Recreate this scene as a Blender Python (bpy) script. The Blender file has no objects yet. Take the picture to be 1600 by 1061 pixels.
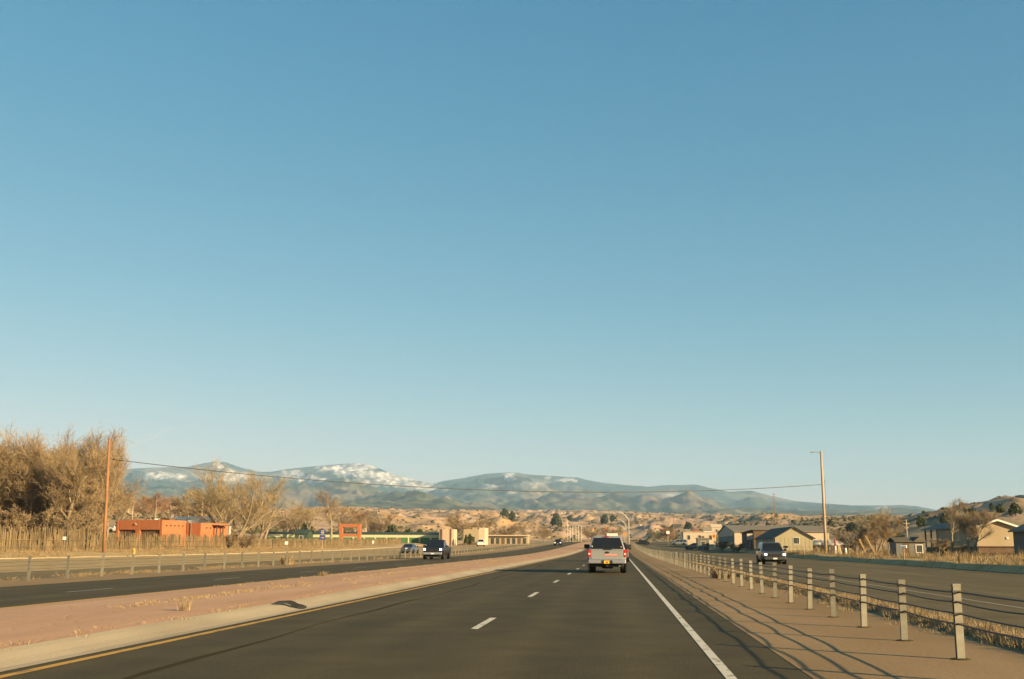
import bpy, math, random
import numpy as np
from mathutils import Vector, Matrix

R = math.radians
sc = bpy.context.scene
COL = sc.collection
random.seed(7)

# ------------------------------------------------------------------ camera
H_CAM = 1.416
F_PX = 1736.0            # focal length in photo pixels (1600 wide)
VX, VY = 966.8, 851.7    # vanishing point of the highway in the photograph
cam_d = bpy.data.cameras.new('camera')
cam = bpy.data.objects.new('camera', cam_d)
COL.objects.link(cam)
cam_d.sensor_width = 36.0
cam_d.lens = F_PX / 1600 * 36.0
cam_d.clip_start = 0.1
cam_d.clip_end = 60000
PITCH = math.atan((VY - 530.5) / F_PX)
YAW = math.atan((VX - 800) / math.hypot(F_PX, VY - 530.5))
cam.location = (0, 0, H_CAM)
ROLL = math.radians(0.2725)
cam.rotation_euler = (Matrix.Rotation(YAW, 3, 'Z') @ Matrix.Rotation(math.pi/2 + PITCH, 3, 'X') @ Matrix.Rotation(ROLL, 3, 'Z')).to_euler()
sc.camera = cam
FH = math.hypot(F_PX, VY - 530.5)
def ray(px, py):
    """world direction of a photo pixel (arrays allowed)"""
    a = (px-800)/F_PX; b = (530.5-py)/F_PX
    cr, sr = math.cos(ROLL), math.sin(ROLL)
    a, b = a*cr-b*sr, a*sr+b*cr
    q = math.cos(PITCH)-b*math.sin(PITCH)
    return (a*math.cos(YAW)-q*math.sin(YAW), a*math.sin(YAW)+q*math.cos(YAW), b*math.cos(PITCH)+math.sin(PITCH))

# ------------------------------------------------------------------ sky, sun, exposure
SUN_EL = R(15.5)
SUN_FROM = Vector((0.85, -0.527))          # horizontal direction the light comes from
world = bpy.data.worlds.new('World')
sc.world = world
world.use_nodes = True
wn, wl = world.node_tree.nodes, world.node_tree.links
bg = wn['Background']
sky = wn.new('ShaderNodeTexSky')
sky.sky_type = 'NISHITA'
sky.sun_disc = False
sky.sun_elevation = SUN_EL
sky.sun_rotation = math.atan2(SUN_FROM.x, SUN_FROM.y)
sky.altitude = 1800
sky.air_density = 1.0
sky.dust_density = 0.6
sky.ozone_density = 1.6
# the colour response of the film stock, the same for the whole sky: one power and gain per channel
sp = wn.new('ShaderNodeSeparateColor'); cb = wn.new('ShaderNodeCombineColor')
wl.new(sky.outputs[0], sp.inputs[0])
for i, (gain, power) in enumerate(((0.262, 1.55), (0.755, 0.76), (1.04, 0.55))):
    pw = wn.new('ShaderNodeMath'); pw.operation = 'POWER'; pw.inputs[1].default_value = power
    ml = wn.new('ShaderNodeMath'); ml.operation = 'MULTIPLY'; ml.inputs[1].default_value = gain
    wl.new(sp.outputs[i], pw.inputs[0]); wl.new(pw.outputs[0], ml.inputs[0]); wl.new(ml.outputs[0], cb.inputs[i])
wl.new(cb.outputs[0], bg.inputs[0])
bg.inputs[1].default_value = 0.08
sun_d = bpy.data.lights.new('sun', 'SUN')
sun_d.energy = 5.0
sun_d.angle = R(0.5)
sun_d.color = (1.0, 0.75, 0.41)
sun = bpy.data.objects.new('sun', sun_d)
COL.objects.link(sun)
sd = Vector((SUN_FROM.x * math.cos(SUN_EL), SUN_FROM.y * math.cos(SUN_EL), math.sin(SUN_EL)))
sun.rotation_euler = sd.to_track_quat('Z', 'Y').to_euler()
sun.location = sd * 300
vs = sc.view_settings
vs.view_transform = 'Standard'
vs.look = 'None'
vs.exposure = 1.58
vs.gamma = 1.0
vs.use_curve_mapping = False
sc.cycles.use_denoising = True
sc.cycles.max_bounces = 6
sc.cycles.volume_bounces = 0

# ------------------------------------------------------------------ helpers
def lerp(a, b, t):
    return a + (b - a) * t

def mat(name, c1, c2=None, scale=4.0, rough=0.8, bump=0.0, bscale=None, metal=0.0, detail=4.0,
        space='object', emit=None, estr=0.0, stretch=None, contrast=(0.3, 0.7), c3=None, spec=0.3, coat=0.0):
    m = bpy.data.materials.new(name)
    m.use_nodes = True
    n, l = m.node_tree.nodes, m.node_tree.links
    b = n['Principled BSDF']
    b.inputs['Base Color'].default_value = (*c1, 1)
    b.inputs['Roughness'].default_value = rough
    b.inputs['Metallic'].default_value = metal
    b.inputs['Specular IOR Level'].default_value = spec
    if coat:
        b.inputs['Coat Weight'].default_value = coat
        b.inputs['Coat Roughness'].default_value = 0.08
    vec = None
    if c2 is not None or bump:
        if space == 'object':
            vec = n.new('ShaderNodeTexCoord').outputs['Object']
        else:
            vec = n.new('ShaderNodeNewGeometry').outputs['Position']
        if stretch:
            mp = n.new('ShaderNodeMapping')
            mp.inputs['Scale'].default_value = stretch
            l.new(vec, mp.inputs[0])
            vec = mp.outputs[0]
    if c2 is not None:
        t = n.new('ShaderNodeTexNoise')
        t.inputs['Scale'].default_value = scale
        t.inputs['Detail'].default_value = detail
        l.new(vec, t.inputs['Vector'])
        r = n.new('ShaderNodeValToRGB')
        r.color_ramp.elements[0].position = contrast[0]
        r.color_ramp.elements[1].position = contrast[1]
        r.color_ramp.elements[0].color = (*c1, 1)
        r.color_ramp.elements[1].color = (*c2, 1)
        if c3 is not None:
            e = r.color_ramp.elements.new((contrast[0] + contrast[1]) / 2)
            e.color = (*c3, 1)
        l.new(t.outputs['Fac'], r.inputs['Fac'])
        l.new(r.outputs['Color'], b.inputs['Base Color'])
    if bump:
        t2 = n.new('ShaderNodeTexNoise')
        t2.inputs['Scale'].default_value = bscale or scale * 3
        t2.inputs['Detail'].default_value = 6
        l.new(vec, t2.inputs['Vector'])
        bp = n.new('ShaderNodeBump')
        bp.inputs['Strength'].default_value = bump
        bp.inputs['Distance'].default_value = 0.05
        l.new(t2.outputs['Fac'], bp.inputs['Height'])
        l.new(bp.outputs['Normal'], b.inputs['Normal'])
    if emit:
        b.inputs['Emission Color'].default_value = (*emit, 1)
        b.inputs['Emission Strength'].default_value = estr
    return m

class MB:
    """collects faces of one mesh"""
    def __init__(s):
        s.v = []; s.f = []
    def quad(s, a, b, c, d):
        i = len(s.v); s.v += [tuple(a), tuple(b), tuple(c), tuple(d)]; s.f.append((i, i+1, i+2, i+3)); return s
    def tri(s, a, b, c):
        i = len(s.v); s.v += [tuple(a), tuple(b), tuple(c)]; s.f.append((i, i+1, i+2)); return s
    def box(s, x0, x1, y0, y1, z0, z1):
        i = len(s.v)
        s.v += [(x0,y0,z0),(x1,y0,z0),(x1,y1,z0),(x0,y1,z0),(x0,y0,z1),(x1,y0,z1),(x1,y1,z1),(x0,y1,z1)]
        for q in ((0,3,2,1),(4,5,6,7),(0,1,5,4),(1,2,6,5),(2,3,7,6),(3,0,4,7)):
            s.f.append(tuple(i+k for k in q))
        return s
    def loft(s, rings, cap=True, closed=True):
        n = len(rings[0]); i0 = len(s.v)
        for r in rings:
            s.v += [tuple(p) for p in r]
        for k in range(len(rings)-1):
            for j in range(n if closed else n-1):
                a = i0+k*n+j; b = i0+k*n+(j+1) % n
                s.f.append((a, b, b+n, a+n))
        if cap and closed:
            s.f.append(tuple(i0+j for j in reversed(range(n))))
            s.f.append(tuple(i0+(len(rings)-1)*n+j for j in range(n)))
        return s
    def tube(s, pts, rads, n=6, cap=True):
        pts = [Vector(p) for p in pts]
        rings = []
        for k, p in enumerate(pts):
            d = (pts[min(k+1, len(pts)-1)] - pts[max(k-1, 0)])
            d = d.normalized() if d.length > 1e-9 else Vector((0, 0, 1))
            up = Vector((0, 0, 1)) if abs(d.z) < 0.9 else Vector((0, 1, 0))
            a = d.cross(up).normalized(); b = a.cross(d)
            r = rads[k] if hasattr(rads, '__len__') else rads
            rings.append([p + (a*math.cos(t) + b*math.sin(t))*r for t in (2*math.pi*j/n for j in range(n))])
        return s.loft(rings, cap)
    def lathe_x(s, prof, c, n=20):
        """prof: (x, r) around the x axis through c"""
        rings = [[(c[0]+x, c[1]+r*math.cos(2*math.pi*j/n), c[2]+r*math.sin(2*math.pi*j/n)) for j in range(n)] for x, r in prof]
        return s.loft(rings, True)
    def lathe_z(s, prof, c, n=12):
        rings = [[(c[0]+r*math.cos(2*math.pi*j/n), c[1]+r*math.sin(2*math.pi*j/n), c[2]+z) for j in range(n)] for r, z in prof]
        return s.loft(rings, True)
    def prism_x(s, prof, x0, x1):
        """prof: list of (y, z)"""
        return s.loft([[(x0, y, z) for y, z in prof], [(x1, y, z) for y, z in prof]], True)
    def prism_y(s, prof, y0, y1):
        """prof: list of (x, z)"""
        return s.loft([[(x, y0, z) for x, z in prof], [(x, y1, z) for x, z in prof]], True)
    def mesh(s, name, m, smooth=False):
        me = bpy.data.meshes.new(name)
        me.from_pydata(s.v, [], s.f)
        if m is not None:
            me.materials.append(m)
        me.validate()
        import bmesh
        if len(s.f) < 60000:
            bm = bmesh.new(); bm.from_mesh(me)
            bmesh.ops.recalc_face_normals(bm, faces=bm.faces)
            bm.to_mesh(me); bm.free()
        if smooth:
            me.polygons.foreach_set('use_smooth', [True]*len(me.polygons))
        me.update()
        return me
    def build(s, name, m, parent=None, smooth=False, bevel=0.0, seg=2):
        o = bpy.data.objects.new(name, s.mesh(name, m, smooth))
        COL.objects.link(o)
        if parent:
            o.parent = parent
        if bevel:
            md = o.modifiers.new('bevel', 'BEVEL'); md.width = bevel; md.segments = seg
            md.limit_method = 'ANGLE'; md.angle_limit = R(35)
        return o

def tag(o, label, cat, group=None):
    o['label'] = label; o['category'] = cat
    if group: o['group'] = group
    return o

def thing(name, label, cat, loc=(0, 0, 0), rz=0.0, group=None):
    o = bpy.data.objects.new(name, None)
    COL.objects.link(o)
    o.location = loc; o.rotation_euler = (0, 0, rz); o.empty_display_size = 0.3
    return tag(o, label, cat, group)

def struct(o):
    o['kind'] = 'structure'; return o

def stuff(o, label=None, cat=None):
    o['kind'] = 'stuff'
    if label: tag(o, label, cat)
    return o

def inst(src, name, parent=None, loc=(0, 0, 0), rz=0.0, scale=None):
    o = bpy.data.objects.new(name, src.data)
    COL.objects.link(o)
    o.parent = parent; o.location = loc; o.rotation_euler = (0, 0, rz)
    if scale: o.scale = scale
    return o

def np_mesh(name, verts, faces, m, smooth=False):
    """verts (n,3), faces (k,3|4) as numpy"""
    me = bpy.data.meshes.new(name)
    verts = np.asarray(verts, dtype=np.float32); faces = np.asarray(faces, dtype=np.int32)
    k, c = faces.shape
    me.vertices.add(len(verts)); me.vertices.foreach_set('co', verts.ravel())
    me.loops.add(k*c); me.loops.foreach_set('vertex_index', faces.ravel())
    me.polygons.add(k); me.polygons.foreach_set('loop_start', np.arange(0, k*c, c, dtype=np.int32))
    me.polygons.foreach_set('loop_total', np.full(k, c, dtype=np.int32))
    if smooth: me.polygons.foreach_set('use_smooth', np.ones(k, dtype=bool))
    if m: me.materials.append(m)
    me.update(calc_edges=True); me.validate()
    return me

# --- numpy noise
def _h(ix, iy, seed):
    n = (ix.astype(np.int64)*374761393 + iy.astype(np.int64)*668265263 + seed*974634777) & 0xffffffff
    n = ((n ^ (n >> 13)) * 1274126177) & 0xffffffff
    n = (n ^ (n >> 16)) & 0xffffffff
    return n / 4294967295.0
def vnoise(x, y, seed=0):
    x = np.asarray(x, float); y = np.asarray(y, float)
    ix = np.floor(x); iy = np.floor(y); fx = x-ix; fy = y-iy
    fx = fx*fx*fx*(fx*(fx*6-15)+10); fy = fy*fy*fy*(fy*(fy*6-15)+10)
    a = _h(ix, iy, seed); b = _h(ix+1, iy, seed); c = _h(ix, iy+1, seed); d = _h(ix+1, iy+1, seed)
    return (a*(1-fx)+b*fx)*(1-fy) + (c*(1-fx)+d*fx)*fy
def fbm(x, y, o=5, seed=0, gain=0.5):
    s = 0; a = 1; t = 0
    for k in range(o):
        s = s + a*vnoise(x*2**k, y*2**k, seed+k*17); t += a; a *= gain
    return s/t
def ridged(x, y, o=5, seed=0, gain=0.5):
    s = 0; a = 1; t = 0
    for k in range(o):
        s = s + a*(1-np.abs(2*vnoise(x*2**k, y*2**k, seed+k*17)-1)); t += a; a *= gain
    return s/t
def sstep(a, b, x):
    t = np.clip((x-a)/(b-a), 0, 1)
    return t*t*(3-2*t)

# ------------------------------------------------------------------ terrain heights
def road_z(Y):
    return 3.0*sstep(130.0, 520.0, np.asarray(Y, float))

# apparent height rows (photo y) of the land at a bearing (photo x) and a distance: a survey of the valley
T_D = np.array([150, 250, 400, 600, 900, 1300, 1800, 2500, 3600.])
T_P = np.array([-500, 200, 400, 540, 700, 900, 1100, 1200, 1300, 1385, 1450, 1520, 1600, 2300.])
T_Y = np.array([
 [858, 824, 806, 798, 794, 792, 791, 791, 792],
 [858, 828, 810, 800, 794, 792, 791, 791, 792],
 [860, 846, 832, 815, 804, 798, 797, 797, 797],
 [861, 850, 843, 829, 813, 804, 799, 798, 798],
 [862, 853, 847, 839, 826, 813, 804, 800, 800],
 [866, 858, 851, 845, 836, 824, 810, 802, 801],
 [864, 856, 850, 843, 833, 821, 812, 808, 807],
 [862, 854, 846, 830, 819, 813, 811, 810, 809],
 [862, 851, 834, 813, 810, 810, 810, 810, 809],
 [864, 850, 826, 812, 811, 811, 811, 811, 811],
 [864, 845, 808, 806, 808, 811, 811, 811, 811],
 [864, 836, 793, 792, 803, 808, 811, 811, 811],
 [864, 825, 779, 781, 796, 806, 811, 811, 811],
 [864, 818, 778, 780, 790, 800, 806, 808, 810]], float)
T_LD = np.log(T_D)
def col(X, Y):
    """photo column of a bearing"""
    return 800 + FH*np.tan(np.clip(np.arctan2(X, Y)+YAW, -1.3, 1.3))
def zrow(px, py, Y):
    d = ray(px, py)
    return H_CAM + d[2]/d[1]*Y
def table_z(X, Y):
    d = np.maximum(Y, 60.0)
    px = col(X, d)
    u = np.clip(np.interp(px, T_P, np.arange(len(T_P))), 0, len(T_P)-1.001)
    v = np.clip(np.interp(np.log(d), T_LD, np.arange(len(T_D))), 0, len(T_D)-1.001)
    iu = u.astype(int); iv = v.astype(int); fu = u-iu; fv = v-iv
    fu = fu*fu*(3-2*fu)
    y = (T_Y[iu, iv]*(1-fu)+T_Y[iu+1, iv]*fu)*(1-fv) + (T_Y[iu, iv+1]*(1-fu)+T_Y[iu+1, iv+1]*fu)*fv
    y = y + 2.0*np.clip((700-d)/550, 0, 1)
    z = zrow(np.clip(px, -600, 2300), y, d)
    return np.where(Y < 150, zrow(np.clip(px, -600, 2300), y, 150.0), z)

def ground_z(X, Y):
    X = np.asarray(X, float); Y = np.asarray(Y, float)
    zr = road_z(Y)
    t = table_z(X, Y)
    px = col(X, np.maximum(Y, 60))
    # eroded badlands relief
    amp = 12.0*sstep(480, 1100, Y)*(1-0.55*sstep(2400, 3500, Y))
    amp = amp*(0.35+0.65*sstep(380, 560, px))*(1-0.7*sstep(1190, 1290, px))
    rd = ridged(X/85, Y/130, 6, 3, .58)
    rel = amp*(rd-0.62)*2.4
    stp_ = 3.2
    q_ = rel/stp_; fq = np.floor(q_); rel = lerp(rel, (fq+sstep(0.35, 0.75, q_-fq))*stp_, 0.65*sstep(600, 900, Y))   # bluffs and benches
    t = t + rel + sstep(500, 800, Y)*1.6*(fbm(X/14, Y/22, 4, 15)-0.5) + amp*0.5*(fbm(X/300, Y/300, 3, 11)-0.5)
    # rocky hill to the right
    hill = sstep(1395, 1470, px)*sstep(230, 360, Y)*(1-sstep(700, 1000, Y))
    t = t + hill*((ridged(X/26, Y/34, 5, 9)-0.6)*8.0 + (ridged(X/9, Y/12, 4, 19)-0.6)*3.0)
    qh = t/2.4; fh = np.floor(qh); t = lerp(t, (fh+sstep(0.45, 0.75, qh-fh))*2.4, 0.75*hill)      # rock ledges
    t = t + 0.25*(fbm(X/9, Y/9, 4, 5)-0.5)*sstep(4, 12, np.maximum(-50-X, X-23))
    left = np.maximum(t, 0.55)
    z = np.where(X < -30, lerp(zr+0.1, lerp(zr+0.55, left, sstep(60, 100, -X)), sstep(50.6, 55.0, -X)),
                 lerp(zr-0.05, lerp(zr+0.20+0.34*fbm(X/5, Y/6, 3, 91), np.maximum(t, 0.42), sstep(25, 48, X)), sstep(0.0, 0.62, X-21.97-0.75*fbm(X*0+3.3, Y/3.5, 4, 93))))
    # past the junction the road corridor melts into the valley floor
    z = lerp(z, t, sstep(520, 760, Y))
    return z

def gz(X, Y):
    return float(ground_z(np.array([X]), np.array([Y]))[0])

def at(px, Y, py=850):
    """world X on the bearing of a photo column at distance Y"""
    d = ray(px, py); return d[0]/d[1]*Y
def zat(px, py, Y):
    return float(zrow(px, py, Y))

# ------------------------------------------------------------------ materials
M = {}
M['asphalt'] = mat('asphalt', (0.060, 0.046, 0.018), (0.080, 0.060, 0.025), 0.55, 0.85, 0.06, 30, space='world', stretch=(1, 0.10, 1), spec=0.15, detail=9)
M['asphalt_old'] = mat('asphalt_old', (0.155, 0.115, 0.053), (0.205, 0.155, 0.076), 0.45, 0.9, 0.08, 20, space='world', stretch=(1, 0.08, 1), spec=0.1, detail=8)
M['asphalt_frontage'] = mat('asphalt_frontage', (0.098, 0.076, 0.037), (0.140, 0.108, 0.055), 0.45, 0.9, 0.08, 20, space='world', stretch=(1, 0.08, 1), spec=0.1, detail=8)
M['shoulder'] = mat('shoulder', (0.235, 0.152, 0.074), (0.31, 0.208, 0.108), 0.5, 0.95, 0.10, 18, space='world', stretch=(1, 0.25, 1), spec=0.1, detail=8)
M['concrete'] = mat('concrete', (0.38, 0.29, 0.165), (0.47, 0.365, 0.215), 0.8, 0.9, 0.2, 25, space='world', spec=0.2)
M['kerb'] = mat('kerb_concrete', (0.30, 0.24, 0.155), (0.39, 0.315, 0.21), 0.9, 0.9, 0.15, 25, space='world', spec=0.15, detail=8, stretch=(1, 0.35, 1))
M['yellow'] = mat('yellow_paint', (0.22, 0.13, 0.04), (0.50, 0.27, 0.045), 6, 0.8, space='world', contrast=(.30, .46), detail=10, stretch=(1, .4, 1))
M['white_line'] = mat('white_paint', (0.20, 0.17, 0.12), (0.56, 0.51, 0.40), 7, 0.8, space='world', contrast=(.32, .46), detail=10, stretch=(1, .5, 1))
M['faint_line'] = mat('worn_paint', (0.34, 0.29, 0.21), (0.26, 0.22, 0.15), 4, 0.8, space='world')
M['galv'] = mat('galvanised_steel', (0.25, 0.235, 0.185), (0.17, 0.155, 0.115), 5, 0.6, metal=0.2, detail=8)
M['cable'] = mat('cable', (0.07, 0.06, 0.05), rough=0.6, metal=0.3)
M['wood_pole'] = mat('pole_wood', (0.34, 0.17, 0.075), (0.20, 0.10, 0.05), 2.5, 0.9, 0.3, stretch=(1, 1, 0.15))
M['wood_pale'] = mat('pale_pole_wood', (0.44, 0.33, 0.22), (0.33, 0.24, 0.15), 2.5, 0.9, 0.3, stretch=(1, 1, 0.15))
M['stick'] = mat('weathered_sticks', (0.10, 0.074, 0.040), (0.22, 0.16, 0.085), 0.8, 0.95, space='world', contrast=(0.25, 0.75), detail=6)
M['bark'] = mat('bark', (0.30, 0.235, 0.15), (0.18, 0.135, 0.085), 3, 0.95)
M['twig'] = mat('twig', (0.32, 0.235, 0.135), (0.20, 0.148, 0.086), 0.5, 0.95, spec=0.05)
M['twig_gold'] = mat('twig_gold', (0.35, 0.275, 0.155), (0.25, 0.19, 0.105), 0.5, 0.95, spec=0.05)
M['twig_red'] = mat('twig_red', (0.31, 0.19, 0.11), (0.22, 0.13, 0.075), 0.5, 0.95, spec=0.05)
M['juniper'] = mat('juniper', (0.045, 0.055, 0.022), (0.075, 0.08, 0.032), 0.6, 0.95, spec=0.05)
M['drygrass'] = mat('dry_grass', (0.29, 0.215, 0.115), (0.21, 0.15, 0.08), 1.5, 0.95, space='world', spec=0.05)
M['weed'] = mat('dry_weed', (0.33, 0.25, 0.14), (0.25, 0.18, 0.10), 2.5, 0.95, space='world', spec=0.05)
M['adobe'] = mat('orange_stucco', (0.39, 0.145, 0.066), (0.34, 0.125, 0.056), 0.8, 0.95, 0.15, 30, spec=0.1)
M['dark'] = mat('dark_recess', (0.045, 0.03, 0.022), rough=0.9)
M['glass'] = mat('glass', (0.012, 0.013, 0.014), rough=0.06, spec=0.5)
M['winglass'] = mat('window_glass', (0.05, 0.055, 0.05), rough=0.12, spec=0.5)
M['white'] = mat('white_paint_metal', (0.66, 0.63, 0.56), (0.58, 0.55, 0.48), 3, 0.6)
M['cream'] = mat('cream_stucco', (0.47, 0.39, 0.28), (0.42, 0.345, 0.245), 1, 0.9)
M['tan'] = mat('tan_siding', (0.34, 0.27, 0.17), (0.30, 0.235, 0.145), 0.6, 0.85, stretch=(1, 1, 0.2))
M['olive'] = mat('olive_metal', (0.33, 0.29, 0.18), (0.30, 0.26, 0.16), 0.6, 0.75)
M['brown'] = mat('brown_siding', (0.13, 0.085, 0.05), (0.10, 0.065, 0.04), 1, 0.9)
M['roof_grey'] = mat('grey_roof', (0.24, 0.205, 0.155), (0.20, 0.17, 0.125), 1, 0.9, spec=0.05)
M['roof_dark'] = mat('dark_roof', (0.105, 0.092, 0.070), (0.14, 0.122, 0.092), 1, 0.9, spec=0.05)
M['roof_tan'] = mat('pale_roof_edge', (0.50, 0.40, 0.28), (0.42, 0.33, 0.22), 1, 0.8)
M['roof_red'] = mat('red_roof', (0.36, 0.12, 0.06), (0.30, 0.10, 0.05), 1, 0.8)
M['bluegrey'] = mat('blue_grey_siding', (0.15, 0.145, 0.12), (0.13, 0.125, 0.105), 1, 0.8)
M['green_door'] = mat('green_door', (0.07, 0.16, 0.06), (0.06, 0.13, 0.05), 1, 0.7)
M['pale_green'] = mat('pale_green_wall', (0.50, 0.50, 0.30), (0.44, 0.45, 0.27), 1, 0.8)
M['roof_green'] = mat('dark_green_roof', (0.035, 0.055, 0.035), (0.05, 0.07, 0.045), 1, 0.7)
M['sign_blue'] = mat('sign_blue', (0.03, 0.06, 0.20), rough=0.5)
M['sign_green'] = mat('sign_green', (0.03, 0.14, 0.09), rough=0.5)
M['sign_orange'] = mat('sign_orange', (0.62, 0.22, 0.02), rough=0.5)
M['sign_yellow'] = mat('sign_yellow', (0.62, 0.40, 0.03), rough=0.5)
M['sign_white'] = mat('sign_white', (0.74, 0.71, 0.64), rough=0.5)
M['red'] = mat('red_plastic', (0.45, 0.03, 0.02), rough=0.35)
M['lamp_red'] = mat('red_lamp', (0.5, 0.02, 0.015), rough=0.3, emit=(1, 0.04, 0.02), estr=0.9)
M['signal_red'] = mat('signal_red', (0.5, 0.02, 0.02), rough=0.3, emit=(1, 0.05, 0.03), estr=1.2)
M['tail'] = mat('tail_lamp', (0.42, 0.012, 0.012), rough=0.22, spec=0.5)
M['headlight'] = mat('headlight_lit', (0.8, 0.8, 0.75), rough=0.1, emit=(1, 0.93, 0.8), estr=1.3)
M['tyre'] = mat('tyre', (0.018, 0.016, 0.014), rough=0.85)
M['rim'] = mat('rim', (0.30, 0.29, 0.27), rough=0.35, metal=0.7)
M['black'] = mat('black_trim', (0.02, 0.019, 0.017), rough=0.6)
M['chrome'] = mat('chrome', (0.55, 0.53, 0.50), rough=0.25, metal=0.8)
M['plate_yellow'] = mat('plate_yellow', (0.70, 0.46, 0.03), rough=0.5)
M['plate_white'] = mat('plate_white', (0.6, 0.58, 0.5), rough=0.5)
M['p_silver'] = mat('silver_paint', (0.30, 0.305, 0.29), rough=0.32, metal=0.35, coat=0.5)
M['p_black'] = mat('black_paint', (0.010, 0.010, 0.010), rough=0.4, spec=0.35, coat=0.15)
M['p_grey'] = mat('grey_paint', (0.065, 0.066, 0.062), rough=0.3, metal=0.3, coat=0.5)
M['p_white'] = mat('car_white_paint', (0.66, 0.64, 0.58), rough=0.35, coat=0.4)
M['p_tan'] = mat('pewter_paint', (0.15, 0.14, 0.12), rough=0.3, metal=0.35, coat=0.5)
M['p_blue'] = mat('dusk_blue_paint', (0.05, 0.075, 0.10), rough=0.3, metal=0.2, coat=0.5)
M['sticker'] = mat('sticker_red', (0.62, 0.10, 0.06), rough=0.5)
M['orange_enamel'] = mat('hydrant_enamel', (0.62, 0.27, 0.05), rough=0.5)
M['plank'] = mat('yellow_plank', (0.33, 0.22, 0.10), (0.25, 0.165, 0.075), 3, 0.9)
M['rubber'] = mat('torn_rubber', (0.02, 0.018, 0.015), rough=0.8)

def worn_asphalt(m, centres, lift):
    n, l = m.node_tree.nodes, m.node_tree.links
    b = n['Principled BSDF']; old = b.inputs['Base Color'].links[0].from_socket
    g = n.new('ShaderNodeNewGeometry'); sx = n.new('ShaderNodeSeparateXYZ'); l.new(g.outputs['Position'], sx.inputs[0])
    wob = n.new('ShaderNodeTexNoise'); wob.inputs['Scale'].default_value = 0.05; wob.inputs['Detail'].default_value = 3
    l.new(g.outputs['Position'], wob.inputs['Vector'])
    wm = n.new('ShaderNodeMath'); wm.operation = 'MULTIPLY_ADD'; wm.inputs[1].default_value = 0.9; l.new(wob.outputs['Fac'], wm.inputs[0]); l.new(sx.outputs['X'], wm.inputs[2])
    tot = None
    for c in centres:
        for off in (-.85, .85):
            d = n.new('ShaderNodeMath'); d.operation = 'ADD'; d.inputs[1].default_value = -(c+off+.45); l.new(wm.outputs[0], d.inputs[0])
            a = n.new('ShaderNodeMath'); a.operation = 'ABSOLUTE'; l.new(d.outputs[0], a.inputs[0])
            r = n.new('ShaderNodeMapRange'); r.interpolation_type = 'SMOOTHSTEP'; r.inputs[1].default_value = .55; r.inputs[2].default_value = .05; l.new(a.outputs[0], r.inputs[0])
            if tot is None: tot = r.outputs[0]
            else:
                s_ = n.new('ShaderNodeMath'); s_.operation = 'MAXIMUM'; l.new(tot, s_.inputs[0]); l.new(r.outputs[0], s_.inputs[1]); tot = s_.outputs[0]
    agg = n.new('ShaderNodeTexNoise'); agg.inputs['Scale'].default_value = 22; agg.inputs['Detail'].default_value = 8; l.new(g.outputs['Position'], agg.inputs['Vector'])
    ar = n.new('ShaderNodeMapRange'); ar.inputs[1].default_value = .3; ar.inputs[2].default_value = .7; ar.inputs[3].default_value = .78; ar.inputs[4].default_value = 1.22; l.new(agg.outputs['Fac'], ar.inputs[0])
    stn = n.new('ShaderNodeTexNoise'); stn.inputs['Scale'].default_value = 0.8; stn.inputs['Detail'].default_value = 7; l.new(g.outputs['Position'], stn.inputs['Vector'])
    sr = n.new('ShaderNodeMapRange'); sr.inputs[1].default_value = .35; sr.inputs[2].default_value = .65; sr.inputs[3].default_value = .86; sr.inputs[4].default_value = 1.12; l.new(stn.outputs['Fac'], sr.inputs[0])
    tr = n.new('ShaderNodeMath'); tr.operation = 'MULTIPLY_ADD'; tr.inputs[1].default_value = lift; tr.inputs[2].default_value = 1.0; l.new(tot, tr.inputs[0])
    m1 = n.new('ShaderNodeMath'); m1.operation = 'MULTIPLY'; l.new(tr.outputs[0], m1.inputs[0]); l.new(ar.outputs[0], m1.inputs[1])
    m2 = n.new('ShaderNodeMath'); m2.operation = 'MULTIPLY'; l.new(m1.outputs[0], m2.inputs[0]); l.new(sr.outputs[0], m2.inputs[1])
    v = n.new('ShaderNodeVectorMath'); v.operation = 'SCALE'; l.new(old, v.inputs[0]); l.new(m2.outputs[0], v.inputs['Scale']); l.new(v.outputs[0], b.inputs['Base Color'])
worn_asphalt(M['asphalt'], (-.6, -4.5, -14.7, -18.0), .16)
worn_asphalt(M['asphalt_old'], (-30.0, -38.0), -.12)
worn_asphalt(M['asphalt_frontage'], (7.7, 12.6, 16.5), .14)

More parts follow.
